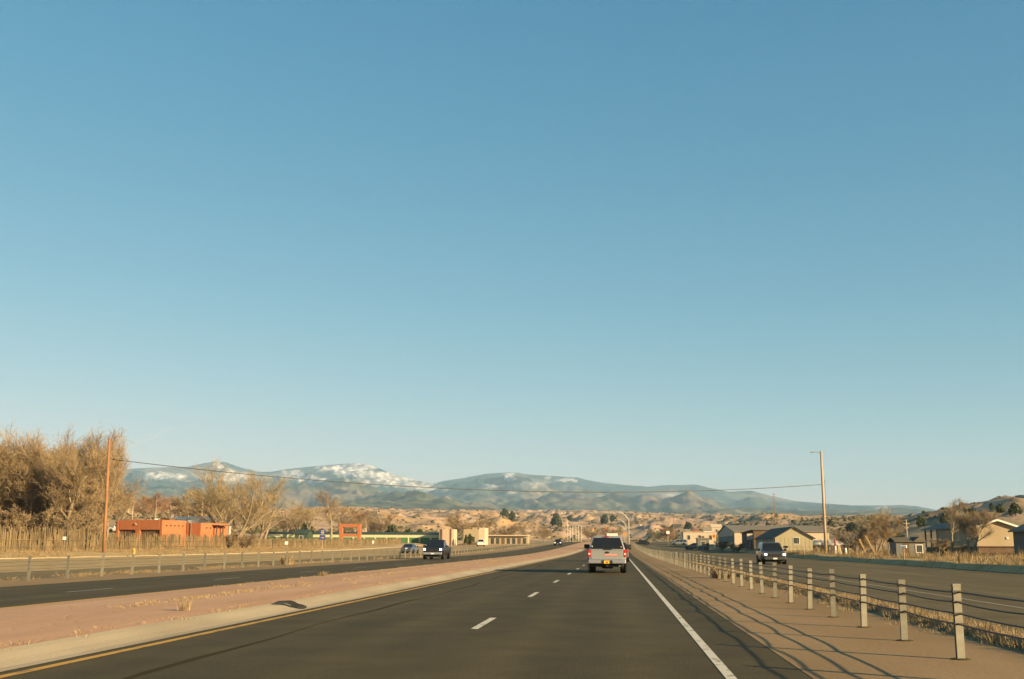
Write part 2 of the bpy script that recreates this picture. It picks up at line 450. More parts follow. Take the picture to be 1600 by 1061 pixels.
# stamped pink paving: flag-like joints in the relief and tint
def median_mat():
    m = mat('pink_stamped_concrete', (0.44, 0.240, 0.133), (0.55, 0.325, 0.190), 0.9, 0.9, 0.0, space='world', stretch=(1, 0.16, 1), spec=0.15, detail=9)
    n, l = m.node_tree.nodes, m.node_tree.links
    b = n['Principled BSDF']
    g = n.new('ShaderNodeNewGeometry')
    v = n.new('ShaderNodeTexVoronoi'); v.feature = 'DISTANCE_TO_EDGE'; v.inputs['Scale'].default_value = 1.8
    l.new(g.outputs['Position'], v.inputs['Vector'])
    r = n.new('ShaderNodeMapRange'); r.inputs[1].default_value = 0.0; r.inputs[2].default_value = 0.07
    l.new(v.outputs['Distance'], r.inputs[0])
    no = n.new('ShaderNodeTexNoise'); no.inputs['Scale'].default_value = 14; no.inputs['Detail'].default_value = 6
    l.new(g.outputs['Position'], no.inputs['Vector'])
    ad = n.new('ShaderNodeMath'); ad.operation = 'MULTIPLY_ADD'; ad.inputs[1].default_value = 0.5
    l.new(no.outputs['Fac'], ad.inputs[0]); l.new(r.outputs[0], ad.inputs[2])
    bp = n.new('ShaderNodeBump'); bp.inputs['Strength'].default_value = 0.25; bp.inputs['Distance'].default_value = 0.02
    l.new(ad.outputs[0], bp.inputs['Height']); l.new(bp.outputs['Normal'], b.inputs['Normal'])
    # dust and pale sand in the joints
    old = b.inputs['Base Color'].links[0].from_socket
    mx = n.new('ShaderNodeMix'); mx.data_type = 'RGBA'
    mx.inputs['B'].default_value = (0.43, 0.285, 0.15, 1)
    iv = n.new('ShaderNodeMath'); iv.operation = 'MULTIPLY_ADD'; iv.inputs[1].default_value = -0.5; iv.inputs[2].default_value = 0.5
    l.new(r.outputs[0], iv.inputs[0]); l.new(iv.outputs[0], mx.inputs['Factor'])
    l.new(old, mx.inputs['A']); l.new(mx.outputs['Result'], b.inputs['Base Color'])
    return m
M['median'] = median_mat()

def ground_mat():
    m = bpy.data.materials.new('desert_ground'); m.use_nodes = True
    n, l = m.node_tree.nodes, m.node_tree.links
    b = n['Principled BSDF']; b.inputs['Roughness'].default_value = 1.0; b.inputs['Specular IOR Level'].default_value = 0.05
    g = n.new('ShaderNodeNewGeometry')
    def noise(scale, det=6):
        t = n.new('ShaderNodeTexNoise'); t.inputs['Scale'].default_value = scale; t.inputs['Detail'].default_value = det
        l.new(g.outputs['Position'], t.inputs['Vector']); return t.outputs['Fac']
    def ramp(f, stops):
        r = n.new('ShaderNodeValToRGB')
        while len(r.color_ramp.elements) < len(stops): r.color_ramp.elements.new(0.5)
        for e, (p, c) in zip(r.color_ramp.elements, stops): e.position = p; e.color = (*c, 1)
        l.new(f, r.inputs['Fac']); return r.outputs['Color']
    def mix(f, a, c):
        x = n.new('ShaderNodeMix'); x.data_type = 'RGBA'
        l.new(f, x.inputs['Factor']); l.new(a, x.inputs['A']); l.new(c, x.inputs['B']); return x.outputs['Result']
    near = ramp(noise(0.9), [(0.3, (0.30, 0.205, 0.095)), (0.55, (0.42, 0.30, 0.15)), (0.75, (0.36, 0.27, 0.15))])
    far = ramp(noise(0.018, 8), [(0.34, (0.17, 0.125, 0.07)), (0.46, (0.31, 0.215, 0.13)), (0.56, (0.47, 0.31, 0.21)), (0.68, (0.40, 0.29, 0.19))])
    patch = ramp(noise(0.006, 5), [(0.45, (0, 0, 0)), (0.62, (1, 1, 1))])
    ora = ramp(noise(0.05, 6), [(0.35, (0.36, 0.22, 0.10)), (0.65, (0.46, 0.315, 0.165))])
    far = mix(patch, far, ora)
    at_ = n.new('ShaderNodeAttribute'); at_.attribute_name = 'far'
    l.new(mix(at_.outputs['Fac'], near, far), b.inputs['Base Color'])
    t = n.new('ShaderNodeTexNoise'); t.inputs['Scale'].default_value = 0.6; t.inputs['Detail'].default_value = 8
    l.new(g.outputs['Position'], t.inputs['Vector'])
    bp = n.new('ShaderNodeBump'); bp.inputs['Strength'].default_value = 0.6; bp.inputs['Distance'].default_value = 0.4
    l.new(t.outputs['Fac'], bp.inputs['Height']); l.new(bp.outputs['Normal'], b.inputs['Normal'])
    return m
M['ground'] = ground_mat()

# ------------------------------------------------------------------ ground sheet
def axis(parts):
    a = []
    for lo, hi, st in parts:
        a += list(np.arange(lo, hi, st))
    return np.array(sorted(set(np.round(a, 3))))
gx = axis([(-9000, -2000, 500), (-2000, -900, 60), (-900, -480, 7), (-480, -200, 4), (-200, -56, 3), (-56, -49.5, 0.5), (-49, 22, 6), (21.95, 23.5, 0.1),
           (23.6, 27, 0.8), (27, 60, 2), (60, 260, 3.5), (260, 700, 8), (700, 2000, 60), (2000, 9001, 500)])
gy = axis([(-2000, -100, 300), (-100, 20, 10), (20, 200, 3), (200, 560, 6), (560, 1500, 7), (1500, 2800, 14), (2800, 4300, 60)])
GX, GY = np.meshgrid(gx, gy)
GZ = ground_z(GX, GY)
corr = (GX > -50.2) & (GX < 21.97) & (GY < 700)
GZ = np.where(corr, GZ-0.06, GZ)
nX, nY = len(gx), len(gy)
idx = np.arange(nX*nY).reshape(nY, nX)
F = np.stack([idx[:-1, :-1], idx[:-1, 1:], idx[1:, 1:], idx[1:, :-1]], -1).reshape(-1, 4)
me = np_mesh('ground', np.stack([GX, GY, GZ], -1).reshape(-1, 3), F, M['ground'])
fa = me.attributes.new('far', 'FLOAT', 'POINT')
farv = np.maximum(sstep(140, 420, GY), sstep(70, 130, GX)*0.8)
fa.data.foreach_set('value', farv.astype(np.float32).ravel())
ground = bpy.data.objects.new('ground', me); COL.objects.link(ground); struct(ground)

# ------------------------------------------------------------------ mountains
SKY = [(-500, 742), (-100, 738), (100, 736), (170, 735), (205, 732), (245, 730), (290, 729), (312, 724), (332, 720.5), (350, 722), (372, 730), (400, 737),
       (422, 737), (445, 733), (480, 729), (515, 726), (545, 723.5), (570, 724), (590, 731), (612, 741), (645, 749), (676, 755.5), (690, 752),
       (722, 747), (760, 740), (782, 738.5), (802, 738), (832, 742), (872, 744), (902, 746), (932, 752), (972, 757), (1012, 760), (1042, 758),
       (1086, 757), (1112, 761), (1142, 768), (1172, 766), (1202, 774), (1242, 783), (1292, 787), (1332, 790), (1382, 790), (1412, 789),
       (1432, 791), (1462, 797), (1502, 802), (1600, 806), (2100, 808)]
SNOW = [ # px, py, half width, half height, strength
    (256, 744, 34, 6, .9), (232, 746, 12, 4, .8), (338, 729, 9, 8, 1.0), (352, 738, 12, 6, .8), (320, 744, 26, 3, .5), (380, 744, 22, 5, .6), (352, 748, 30, 4, .5),
    (455, 742, 20, 9, .9), (475, 748, 22, 6, .7), (500, 752, 30, 5, .6), (525, 731, 40, 5, .9), (560, 729, 32, 7, 1.1), (545, 738, 26, 8, .9),
    (590, 742, 30, 6, .9), (620, 750, 40, 6, .85), (650, 758, 40, 6, .7), (570, 755, 50, 6, .5), (680, 765, 24, 4, .5),
    (796, 745, 9, 7, 1.2), (790, 741, 6, 3, .8), (770, 760, 20, 3, .6), (830, 758, 26, 6, .35), (884, 750, 18, 3, .7), (857, 746, 5, 4, .8), (795, 770, 12, 3, .6),
    (955, 754, 16, 1.6, .5), (1050, 772, 16, 5, .35), (930, 778, 30, 6, .3), (995, 780, 20, 6, .25), (730, 742, 10, 3, .5), (1375, 793, 14, 2.5, .4)]
ma = np.arange(-500, 2100, 2.6)
t_r = np.linspace(0, 1, 230)
mr = 3700 + 8300*t_r**1.1
A, RR = np.meshgrid(ma, mr)
_d = ray(A, np.full_like(A, 790.0)); MX, MY = _d[0]/_d[1]*RR, RR
_e0 = ray(A, np.full_like(A, 848.0)); _e1 = ray(A, np.full_like(A, 748.0))
_s0 = _e0[2]/_e0[1]; _s1 = _e1[2]/_e1[1]
def z_of(py): return H_CAM + RR*(_s0+(_s1-_s0)*(848-py)/100)
def py_of(z): return 848-((z-H_CAM)/RR-_s0)/(_s1-_s0)*100
ysky = np.interp(A, [p[0] for p in SKY], [p[1] for p in SKY])
T = (RR-3700)/(12000-3700)
base_y = np.interp(A, [-500, 200, 540, 900, 1200, 1400, 2100], [792, 793, 799, 803, 811, 812, 812])
tt = T**1.25
hy = base_y - (base_y-ysky)*tt
Z = z_of(hy)
bump = 4*T*(1-T)
rg = ridged(MX/1500+0.35*MY/1500, MY/2600, 6, 21, 0.55)
Z += bump*340*(rg-0.66)*np.clip((base_y-ysky)/60, 0.35, 1.1)
Z += bump*230*(ridged(MX/720+MY/1400, MY/1300, 5, 37, .55)-0.64)*np.clip((base_y-ysky)/60, 0.3, 1.1)
Z += 85*(ridged(MX/330+MY/1500, MY/620, 5, 31)-0.62)*sstep(0, 0.15, T)*(1-.6*sstep(.9, 1, T))
# keep slopes from hiding the skyline
py_app = py_of(Z)
Z = np.where(py_app < ysky, z_of(ysky), Z)
py_app = py_of(Z)
# land behind the crest falls away
drop = np.stack([np.zeros_like(ma)-200], 0)
n1 = fbm(MX/420, MY/700, 6, 41)
n2 = fbm(MX/1600, MY/1600, 4, 43)
sn = np.zeros_like(Z)
jx = (fbm(A/9, py_app/4, 4, 51)-0.5)*14; jy = (fbm(A/9, py_app/4, 4, 57)-0.5)*7
for px, py, w, h, s in SNOW:
    q = ((A+jx-px)/w)**2 + ((py_app+jy-py)/h)**2
    sn = np.maximum(sn, s*np.clip(1.6-1.3*q, 0, 1))
sn *= sstep(0.42, 0.62, T)
sn *= 0.45+0.65*sstep(0.40, 0.55, fbm(A/5, py_app/2.5, 4, 61))
sn = np.clip(sn, 0, 1)
forest = np.array([0.020, 0.045, 0.044]); scrub = np.array([0.105, 0.105, 0.060]); pink = np.array([0.22, 0.16, 0.11]); snowc = np.array([0.76, 0.69, 0.64])
lowness = 1-sstep(0.15, 0.75, T)
sc_f = np.clip(sstep(0.42, 0.62, n1*0.55+n2*0.3+lowness*0.26)*0.95, 0, 1)
pk_f = sstep(0.60, 0.72, n2*0.5+n1*0.55)*0.6
C = forest*(1-sc_f[..., None]) + scrub*sc_f[..., None]
C = C*(1-pk_f[..., None]) + pink*pk_f[..., None]
C *= (0.75+0.5*fbm(MX/90, MY/160, 3, 71))[..., None]
gl = ridged(MX/240+MY/900, MY/520, 4, 81)
C *= (0.55+0.75*gl)[..., None]
sn *= np.clip(0.35+1.1*gl, 0, 1.0)
C = C*(1-sn[..., None]) + snowc*sn[..., None]
# back slope row
MX2 = np.concatenate([MX, MX[-1:]*1.12], 0); MY2 = np.concatenate([MY, MY[-1:]*1.12], 0); Z2 = np.concatenate([Z, np.full((1, len(ma)), -150.)], 0)
C2 = np.concatenate([C, C[-1:]], 0)
# front skirt under the valley floor
MX2 = np.concatenate([MX[:1]*0.985, MX2], 0); MY2 = np.concatenate([MY[:1]*0.985, MY2], 0); Z2 = np.concatenate([Z[:1]-60, Z2], 0); C2 = np.concatenate([C2[:1], C2], 0)
nr, nc = Z2.shape
idx = np.arange(nr*nc).reshape(nr, nc)
F = np.stack([idx[:-1, :-1], idx[:-1, 1:], idx[1:, 1:], idx[1:, :-1]], -1).reshape(-1, 4)
mm = bpy.data.materials.new('mountain'); mm.use_nodes = True
nn, ll = mm.node_tree.nodes, mm.node_tree.links
an = nn.new('ShaderNodeAttribute'); an.attribute_name = 'cover'
pb = nn['Principled BSDF']; pb.inputs['Roughness'].default_value = 1; pb.inputs['Specular IOR Level'].default_value = 0.0
gp = nn.new('ShaderNodeNewGeometry'); tx = nn.new('ShaderNodeTexNoise'); tx.inputs['Scale'].default_value = 0.012; tx.inputs['Detail'].default_value = 6
ll.new(gp.outputs['Position'], tx.inputs['Vector'])
mr_ = nn.new('ShaderNodeMapRange'); mr_.inputs[1].default_value = .3; mr_.inputs[2].default_value = .7; mr_.inputs[3].default_value = .5; mr_.inputs[4].default_value = 1.4
ll.new(tx.outputs['Fac'], mr_.inputs[0])
mv = nn.new('ShaderNodeVectorMath'); mv.operation = 'SCALE'
ll.new(an.outputs['Color'], mv.inputs[0]); ll.new(mr_.outputs[0], mv.inputs['Scale']); ll.new(mv.outputs[0], pb.inputs['Base Color'])
me = np_mesh('mountains', np.stack([MX2, MY2, Z2], -1).reshape(-1, 3), F, mm, True)
ca = me.attributes.new('cover', 'FLOAT_COLOR', 'POINT')
ca.data.foreach_set('color', np.concatenate([C2, np.ones(C2.shape[:2]+(1,))], -1).astype(np.float32).ravel())
mo = bpy.data.objects.new('mountains', me); COL.objects.link(mo); struct(mo)

# ------------------------------------------------------------------ haze
def haze_box():
    mb = MB().box(-12600, 9600, -2500, 13900, -260, 985)
    m = bpy.data.materials.new('haze_air'); m.use_nodes = True
    n, l = m.node_tree.nodes, m.node_tree.links
    n.remove(n['Principled BSDF'])
    pv = n.new('ShaderNodeVolumePrincipled')
    pv.inputs['Color'].default_value = (0.46, 0.71, 0.97, 1)
    pv.inputs['Density'].default_value = 7.2e-5
    pv.inputs['Anisotropy'].default_value = 0.0
    l.new(pv.outputs[0], n['Material Output'].inputs['Volume'])
    o = mb.build('haze', m)
    stuff(o)
haze_box()

# ------------------------------------------------------------------ roads
YS = [-60.0, 0, 40, 80, 120, 150] + list(np.arange(165, 601, 15.0))
def strip(name, x0, x1, dz, m, parent=None, ys=YS, z_edge=None):
    """a sheet following the road's grade; z_edge = (dz at x0, dz at x1)"""
    a, b = z_edge or (dz, dz)
    mb = MB()
    for y0, y1 in zip(ys[:-1], ys[1:]):
        za, zb = float(road_z(y0)), float(road_z(y1))
        i = len(mb.v)
        mb.v += [(x0, y0, za+a), (x1, y0, za+b), (x1, y1, zb+b), (x0, y1, zb+a)]
        mb.f.append((i, i+1, i+2, i+3))
    return mb.build(name, m, parent)
def profile_strip(name, prof, m, parent=None, ys=YS):
    mb = MB()
    rings = [[(x, y, float(road_z(y))+z) for x, z in prof] for y in ys]
    mb.loft(rings, cap=False, closed=False)
    return mb.build(name, m, parent)

X_YEL, X_DASH, X_EDGE = -6.60, -2.46, 1.21
X_LDASH = -16.05
highway = struct(strip('highway', -6.84, 2.12, 0.0, M['asphalt']))
oncoming = struct(strip('oncoming_carriageway', -19.9, -13.25, 0.0, M['asphalt']))
shoulder = struct(strip('shoulder', 2.10, 5.70, 0.004, M['shoulder']))
shoulder_l = struct(strip('gravel_shoulder', -23.2, -19.85, 0.004, M['shoulder']))
front_r = struct(strip('frontage_road', 5.95, 22.9, -0.004, M['asphalt_frontage']))
front_l = struct(strip('service_road', -50.3, -23.2, 0.0, M['asphalt_old']))
gut = struct(profile_strip('median_kerb', [(-6.84, 0.005), (-7.0, 0.015), (-7.2, 0.055), (-7.40, 0.105), (-7.55, 0.135), (-7.56, 0.05)], M['kerb']))
med = struct(profile_strip('median', [(-7.553, 0.128), (-8.2, 0.14), (-10.4, 0.12), (-12.3, 0.07), (-13.1, 0.035), (-13.26, 0.0)], M['median']))
kerb_r = struct(profile_strip('frontage_kerb', [(5.69, 0.0), (5.71, 0.09), (5.75, 0.115), (5.95, 0.115), (5.99, 0.09), (6.01, -0.01)], M['shoulder']))
kerb_l = struct(profile_strip('service_road_kerb', [(-50.8, 0.1), (-50.75, 0.17), (-50.4, 0.17), (-50.3, 0.14), (-50.25, -0.01)], M['concrete']))
strip('edge_line', X_YEL-0.07, X_YEL+0.07, 0.005, M['yellow'], highway)
strip('edge_line', X_EDGE-0.06, X_EDGE+0.06, 0.005, M['white_line'], highway)
strip('edge_line', -13.55, -13.32, 0.005, M['yellow'], oncoming)
strip('centre_line', 9.50, 9.62, 0.003, M['faint_line'], front_r)
def dashes(x, y0, y1, parent, m, w=0.065):
    y = y0
    while y < y1:
        mb = MB()
        za, zb = float(road_z(y-1.52)), float(road_z(y+1.52))
        mb.quad((x-w, y-1.52, za+0.006), (x+w, y-1.52, za+0.006), (x+w, y+1.52, zb+0.006), (x-w, y+1.52, zb+0.006))
        mb.build('lane_dash', m, parent)
        y += 12.19
dashes(X_DASH, 20.9-24.38, 420, highway, M['white_line'])
dashes(X_LDASH, 33.4-24.38, 420, oncoming, M['faint_line'])
# darker sealed seam along the passing lane, with a wander
mb = MB(); ys = list(np.arange(-10, 140, 1.5))
rings = []
for y in ys:
    x = -5.25 + 0.10*math.sin(y*0.21)+0.05*math.sin(y*0.83)
    w = 0.042+0.025*math.sin(y*0.5+1)
    rings.append([(x-w, y, 0.004), (x+w, y, 0.004)])
mb.loft(rings, cap=False, closed=False)
mb.build('tar_seam', mat('tar', (0.047, 0.036, 0.017), rough=0.95, spec=0.05), highway)

# ------------------------------------------------------------------ cable barriers
POST = MB().box(-0.050, 0.050, -0.030, -0.022, -0.05, 0.94)
POST.box(-0.004, 0.004, -0.022, 0.022, -0.05, 0.94)
POST.box(-0.050, 0.050, 0.022, 0.030, -0.05, 0.94)
POST.box(-0.053, 0.053, -0.033, 0.033, 0.915, 0.945)
post_src = POST.mesh('post', M['galv'])
collar_me = MB().box(-0.062, 0.062, -0.042, 0.042, -0.012, 0.012).mesh('cable_clip', M['cable'])
foot_me = MB().lathe_z([(0.13, -0.02), (0.13, 0.012), (0.09, 0.02)], (0, 0, 0), 10).mesh('foundation', M['asphalt'])
CABZ = (0.85, 0.72, 0.575, 0.445)
def barrier(name, label, x, y0, y1, clips_to, side, step):
    t = thing(name, label, 'cable barrier', (x, y0, float(road_z(y0))))
    rng = random.Random(int(abs(x)*10))
    ys = list(np.arange(y0, y1, step))
    for y in ys:
        zz = float(road_z(y)) - t.location.z
        o = bpy.data.objects.new('post', post_src); COL.objects.link(o); o.parent = t
        o.location = (0, y-y0, zz); o.rotation_euler = (rng.uniform(-.03, .03), rng.uniform(-.035, .035), rng.uniform(-.15, .15)); o.scale = (1, 1, rng.uniform(.97, 1.03))
        if y < clips_to:
            f = bpy.data.objects.new('foundation', foot_me); COL.objects.link(f); f.parent = t
            f.location = (0, y-y0, zz)
            for cz in CABZ:
                c = bpy.data.objects.new('cable_clip', collar_me); COL.objects.link(c); c.parent = o
                c.location = (0, 0, cz)
    for k, cz in enumerate(CABZ):
        mb = MB(); pts = []
        s = 0.020 if k % 2 == 0 else -0.020
        for i, y in enumerate(ys[:-1]):
            n = 6 if y < 70 else (3 if y < 150 else 1)
            sg = rng.uniform(0.008, 0.027)
            e0 = rng.uniform(-0.006, 0.006)
            for j in range(n):
                u = j/n
                xx = s*side*(1 if i % 2 else -1)
                xx2 = -xx
                pts.append((lerp(xx, xx2, u), y+step*u-y0, float(road_z(y+step*u))-t.location.z+cz+e0*(1-u)-4*sg*u*(1-u)))
        mb.tube(pts, 0.0112 if side > 0 else 0.005, 5)
        mb.build('cable', M['cable'], t, smooth=True)
    return t
barrier('cable_barrier', 'four strand cable barrier on steel posts along the tan right shoulder', 4.35, 15.19-2.85*5, 360, 70, 1, 2.85)
barrier('cable_barrier', 'long cable barrier beyond the oncoming lanes, beside the service road', -22.2, 44.1-3.05*6, 420, 0, -1, 3.05)

# ------------------------------------------------------------------ vegetation makers
def grow_tree(seed, height=10.0, stems=2, lean=0.25, spread=0.8, density=1.0, twig_w=0.022, fork=0.16, low=0.25):
    """returns (wood MB, twig verts, twig faces): a leafless tree of the given height"""
    rng = random.Random(seed)
    wood = MB(); tv = []; tf = []
    def twig(p, d, L, w):
        side = d.cross(Vector((rng.gauss(0, 1), rng.gauss(0, 1), rng.gauss(0, 1))))
        side = side.normalized()*w if side.length > 1e-6 else Vector((w, 0, 0))
        bend = Vector((rng.gauss(0, .18), rng.gauss(0, .18), rng.gauss(0.05, .16)))*L
        m = p + d*L*0.55 + bend*0.5
        e = p + d*L + bend
        i = len(tv)
        tv.extend([tuple(p-side), tuple(p+side), tuple(m+side*0.8), tuple(m-side*0.8), tuple(e+side*0.35), tuple(e-side*0.35)])
        tf.append((i, i+1, i+2, i+3)); tf.append((i+3, i+2, i+4, i+5))
        return m, e
    def rdir(d, ang):
        ax = d.cross(Vector((rng.gauss(0, 1), rng.gauss(0, 1), rng.gauss(0, 1))))
        if ax.length < 1e-6: ax = Vector((1, 0, 0))
        return (Matrix.Rotation(ang, 3, ax.normalized()) @ d).normalized()
    def branch(p, d, L, r, level):
        n = 5 if level == 0 else (4 if level == 1 else 3)
        pts = [p.copy()]; rads = [r]; q = p.copy(); dd = d.copy()
        for k in range(n):
            dd = (dd + Vector((rng.gauss(0, .13), rng.gauss(0, .13), rng.gauss(0.06, .10)))).normalized()
            q = q + dd*L/n
            pts.append(q.copy()); rads.append(max(0.006, r*(1-0.75*(k+1)/n)))
        if level <= 2:
            wood.tube(pts, rads, 6 if level == 0 else (5 if level == 1 else 3), cap=False)
        def along(t):
            f = t*n; i = min(int(f), n-1); return pts[i].lerp(pts[i+1], f-i), (pts[i+1]-pts[i]).normalized()
        if level == 0:
            m = rng.randint(9, 12)
            for k in range(m):
                t = low + (1-low)*(k+rng.random())/m
                b, bd = along(min(t, .98))
                nd = rdir(bd, rng.uniform(.45, .95)); nd.z = abs(nd.z)*0.8+0.25; nd.normalize()
                branch(b, nd, L*rng.uniform(.38, .62)*(1.15-0.5*t)*spread, r*(1-0.7*t)*rng.uniform(.4, .6), 1)
        elif level == 1:
            m = int(rng.randint(7, 9)*density)
            for k in range(m):
                t = 0.2+0.8*(k+rng.random())/m
                b, bd = along(min(t, .98))
                nd = rdir(bd, rng.uniform(.35, .9)); nd.z += 0.18; nd.normalize()
                branch(b, nd, L*rng.uniform(.35, .6)*(1.1-0.4*t), r*(1-0.65*t)*.5, 2)
        elif level == 2:
            m = int(rng.randint(6, 8)*density)
            for k in range(m):
                t = 0.1+0.9*(k+rng.random())/m
                b, bd = along(min(t, .98))
                nd = rdir(bd, rng.uniform(.3, .9)); nd.z += 0.15; nd.normalize()
                TL = height*rng.uniform(.05, .10)
                mpt, e = twig(b, nd, TL, twig_w)
                for _ in range(3):
                    s = b.lerp(e, rng.uniform(.2, .95))
                    twig(s, rdir(nd, rng.uniform(.3, .9)), TL*rng.uniform(.4, .8), twig_w*.75)
    for s in range(stems):
        a = 2*math.pi*(s+rng.random()*.6)/max(1, stems)
        l = lean*rng.uniform(.5, 1.2) if stems > 1 else lean*0.4
        d = Vector((math.cos(a)*l, math.sin(a)*l, 1)).normalized()
        branch(Vector((math.cos(a)*.12*(stems > 1), math.sin(a)*.12*(stems > 1), -0.15)), d, height*rng.uniform(.72, .9), height*0.022*rng.uniform(.8, 1.2), 0)
    return wood, tv, tf

def twig_mesh(name, tv, tf, m):
    return np_mesh(name, np.array(tv), np.array(tf), m)

TREES = {}
def tree_kind(key, seed, twigmat, barkmat='bark', **kw):
    w, tv, tf = grow_tree(seed, **kw)
    zs = sorted(v[2] for v in tv); f_ = 10.0/zs[int(len(zs)*.996)]
    tv = [(a*f_, b*f_, c*f_) for a, b, c in tv]; w.v = [(a*f_, b*f_, c*f_) for a, b, c in w.v]
    TREES[key] = (w.mesh('trunk', M[barkmat], True), twig_mesh('crown', tv, tf, M[twigmat]))
tree_kind('thicket_a', 11, 'twig', height=10, stems=4, lean=.42, spread=.95, density=1.55, twig_w=.013)
tree_kind('thicket_b', 12, 'twig', height=10, stems=3, lean=.42, spread=1.0, density=1.6, twig_w=.013)
tree_kind('thicket_c', 13, 'twig', height=10, stems=2, lean=.3, spread=.95, density=1.7, twig_w=.013, low=.35)
tree_kind('gold_a', 21, 'twig_gold', height=10, stems=6, lean=.75, spread=1.0, density=1.15, twig_w=.012, low=.22)
tree_kind('gold_b', 22, 'twig_gold', height=10, stems=3, lean=.5, spread=1.0, density=.95, twig_w=.014)
tree_kind('thin', 23, 'twig', height=10, stems=1, lean=.3, spread=.85, density=1.2, twig_w=.014, low=.35)
tree_kind('red', 24, 'twig_red', height=10, stems=3, lean=.5, spread=1.0, density=1.0, twig_w=.028, low=.15)
tree_kind('far', 25, 'twig', height=10, stems=3, lean=.5, spread=1.0, density=1.0, twig_w=.032, low=.12)
tree_kind('brush', 26, 'twig', height=10, stems=7, lean=.8, spread=.7, density=.85, twig_w=.04, low=.1)

def tree(key, px, py_top, Y, label, rz=0.0, wide=1.0, name='bare_tree', group=None, z=None, X=None):
    X = at(px, Y) if X is None else X
    z0 = gz(X, Y) if z is None else z
    h = max(1.2, zat(px, py_top, Y) - z0)
    t = thing(name, label, 'tree', (X, Y, z0), rz, group)
    tm, cm = TREES[key]
    for nm, me_ in (('trunk', tm), ('crown', cm)):
        o = bpy.data.objects.new(nm, me_); COL.objects.link(o); o.parent = t
        s = h/10.0
        o.scale = (s*wide, s*wide, s)
    return t

def leafy(seed, n=900, rx=1.0, rz=1.0, leaf=0.16, clumps=9):
    """evergreen crown: leaf faces gathered in clumps inside a unit shape"""
    rng = np.random.default_rng(seed)
    cs = []
    for k in range(clumps):
        a = rng.uniform(0, 2*np.pi); r = rng.uniform(0.15, 0.75)*rx; zz = rng.uniform(0.25, 0.9)
        cs.append((np.cos(a)*r*(1.15-zz), np.sin(a)*r*(1.15-zz), zz*rz, rng.uniform(.22, .38)))
    V = []; F_ = []
    for k in range(n):
        cx, cy, cz, cr = cs[k % clumps]
        d = rng.normal(size=3); d /= np.linalg.norm(d)
        p = np.array([cx, cy, cz]) + d*cr*rng.uniform(.55, 1.05)
        if p[2] < 0.02: p[2] = rng.uniform(.02, .15)
        u = rng.normal(size=3); u /= np.linalg.norm(u); v = np.cross(u, d+rng.normal(size=3)*.4); v /= max(1e-6, np.linalg.norm(v))
        s = leaf*rng.uniform(.6, 1.2); i = len(V)
        V += [p-u*s-v*s*.5, p+u*s-v*s*.5, p+u*s*.6+v*s*.6, p-u*s*.6+v*s*.6]
        F_.append((i, i+1, i+2, i+3))
    return np_mesh('crown', np.array(V), np.array(F_), M['juniper'])
JUN = [leafy(s, 900, 1.0, 1.0, .11, 10) for s in (1, 2, 3)]
jtrunk = MB().tube([(0, 0, -.05), (.03, .02, .25), (-.02, .05, .6)], [.09, .06, .02], 5, cap=False).mesh('trunk', M['bark'], True)
def juniper(px, Y, w, h, label, k=0, name='juniper_tree', dz=0.0, X=None, group=None):
    X = at(px, Y) if X is None else X
    t = thing(name, label, 'tree' if name.endswith('tree') else 'bush', (X, Y, gz(X, Y)+dz), k*1.3, group)
    o = bpy.data.objects.new('trunk', jtrunk); COL.objects.link(o); o.parent = t; o.scale = (w/2, w/2, h)
    o = bpy.data.objects.new('crown', JUN[k % 3]); COL.objects.link(o); o.parent = t; o.scale = (w/2, w/2, h)
    return t

def grass_mesh(name, spots, m, blades=10, width=0.012, seed=1, spread=0.12):
    """spots: (x, y, z, height, spread)"""
    rng = np.random.default_rng(seed)
    S = np.repeat(np.array(spots, float), blades, axis=0)
    n = len(S)
    a = rng.uniform(0, 2*np.pi, n); r = rng.uniform(0, 1, n)**.6*S[:, 4]
    b = S[:, :3] + np.stack([np.cos(a)*r, np.sin(a)*r, np.zeros(n)-0.02], 1)
    h = S[:, 3]*rng.uniform(.45, 1.1, n)
    lean = rng.uniform(.1, .75, n)*h
    la = a + rng.normal(0, .7, n)
    tip = b + np.stack([np.cos(la)*lean, np.sin(la)*lean, h], 1)
    mid = b*0.5+tip*0.5 + np.stack([-np.cos(la)*lean*.15, -np.sin(la)*lean*.15, h*.08], 1)
    wa = rng.uniform(0, 2*np.pi, n); w = width*rng.uniform(.6, 1.4, n)*(0.6+S[:, 3])
    wv = np.stack([np.cos(wa)*w, np.sin(wa)*w, np.zeros(n)], 1)
    V = np.stack([b-wv, b+wv, mid+wv*.8, mid-wv*.8, tip], 1).reshape(-1, 3)
    i = np.arange(n)*5
    F3 = np.concatenate([np.stack([i, i+1, i+2], 1), np.stack([i, i+2, i+3], 1), np.stack([i+3, i+2, i+4], 1)], 0)
    return np_mesh(name, V, F3, m)

# ------------------------------------------------------------------ vehicles
def ring_hull(y, zb, zt, wb, wt, inset=0.08):
    half = [(wb*.86, zb), (wb*.97, zb+.07), (max(wb, wt), zb+(zt-zb)*.45), (wt, zt-.10), (wt-.02, zt-.04), (wt-inset-.02, zt)]
    r = [(x, y, z) for x, z in half]
    l = [(-x, y, z) for x, z in reversed(half)]
    return r + l
def wheel(parent, x, y, r, w, out):
    s = 1 if out > 0 else -1
    t = MB().lathe_x([(-w/2, r*.62), (-w/2*.96, r*.9), (-w/2*.7, r), (w/2*.7, r), (w/2*.96, r*.9), (w/2, r*.62)], (0, 0, 0), 22).build('wheel', M['tyre'], parent, True)
    t.location = (x, y, r)
    MB().lathe_x([(s*w*.28, r*.60), (s*w*.50, r*.60), (s*w*.44, r*.45), (s*w*.47, r*.12)], (0, 0, 0), 16).build('rim', M['rim'], t, True)
    return t
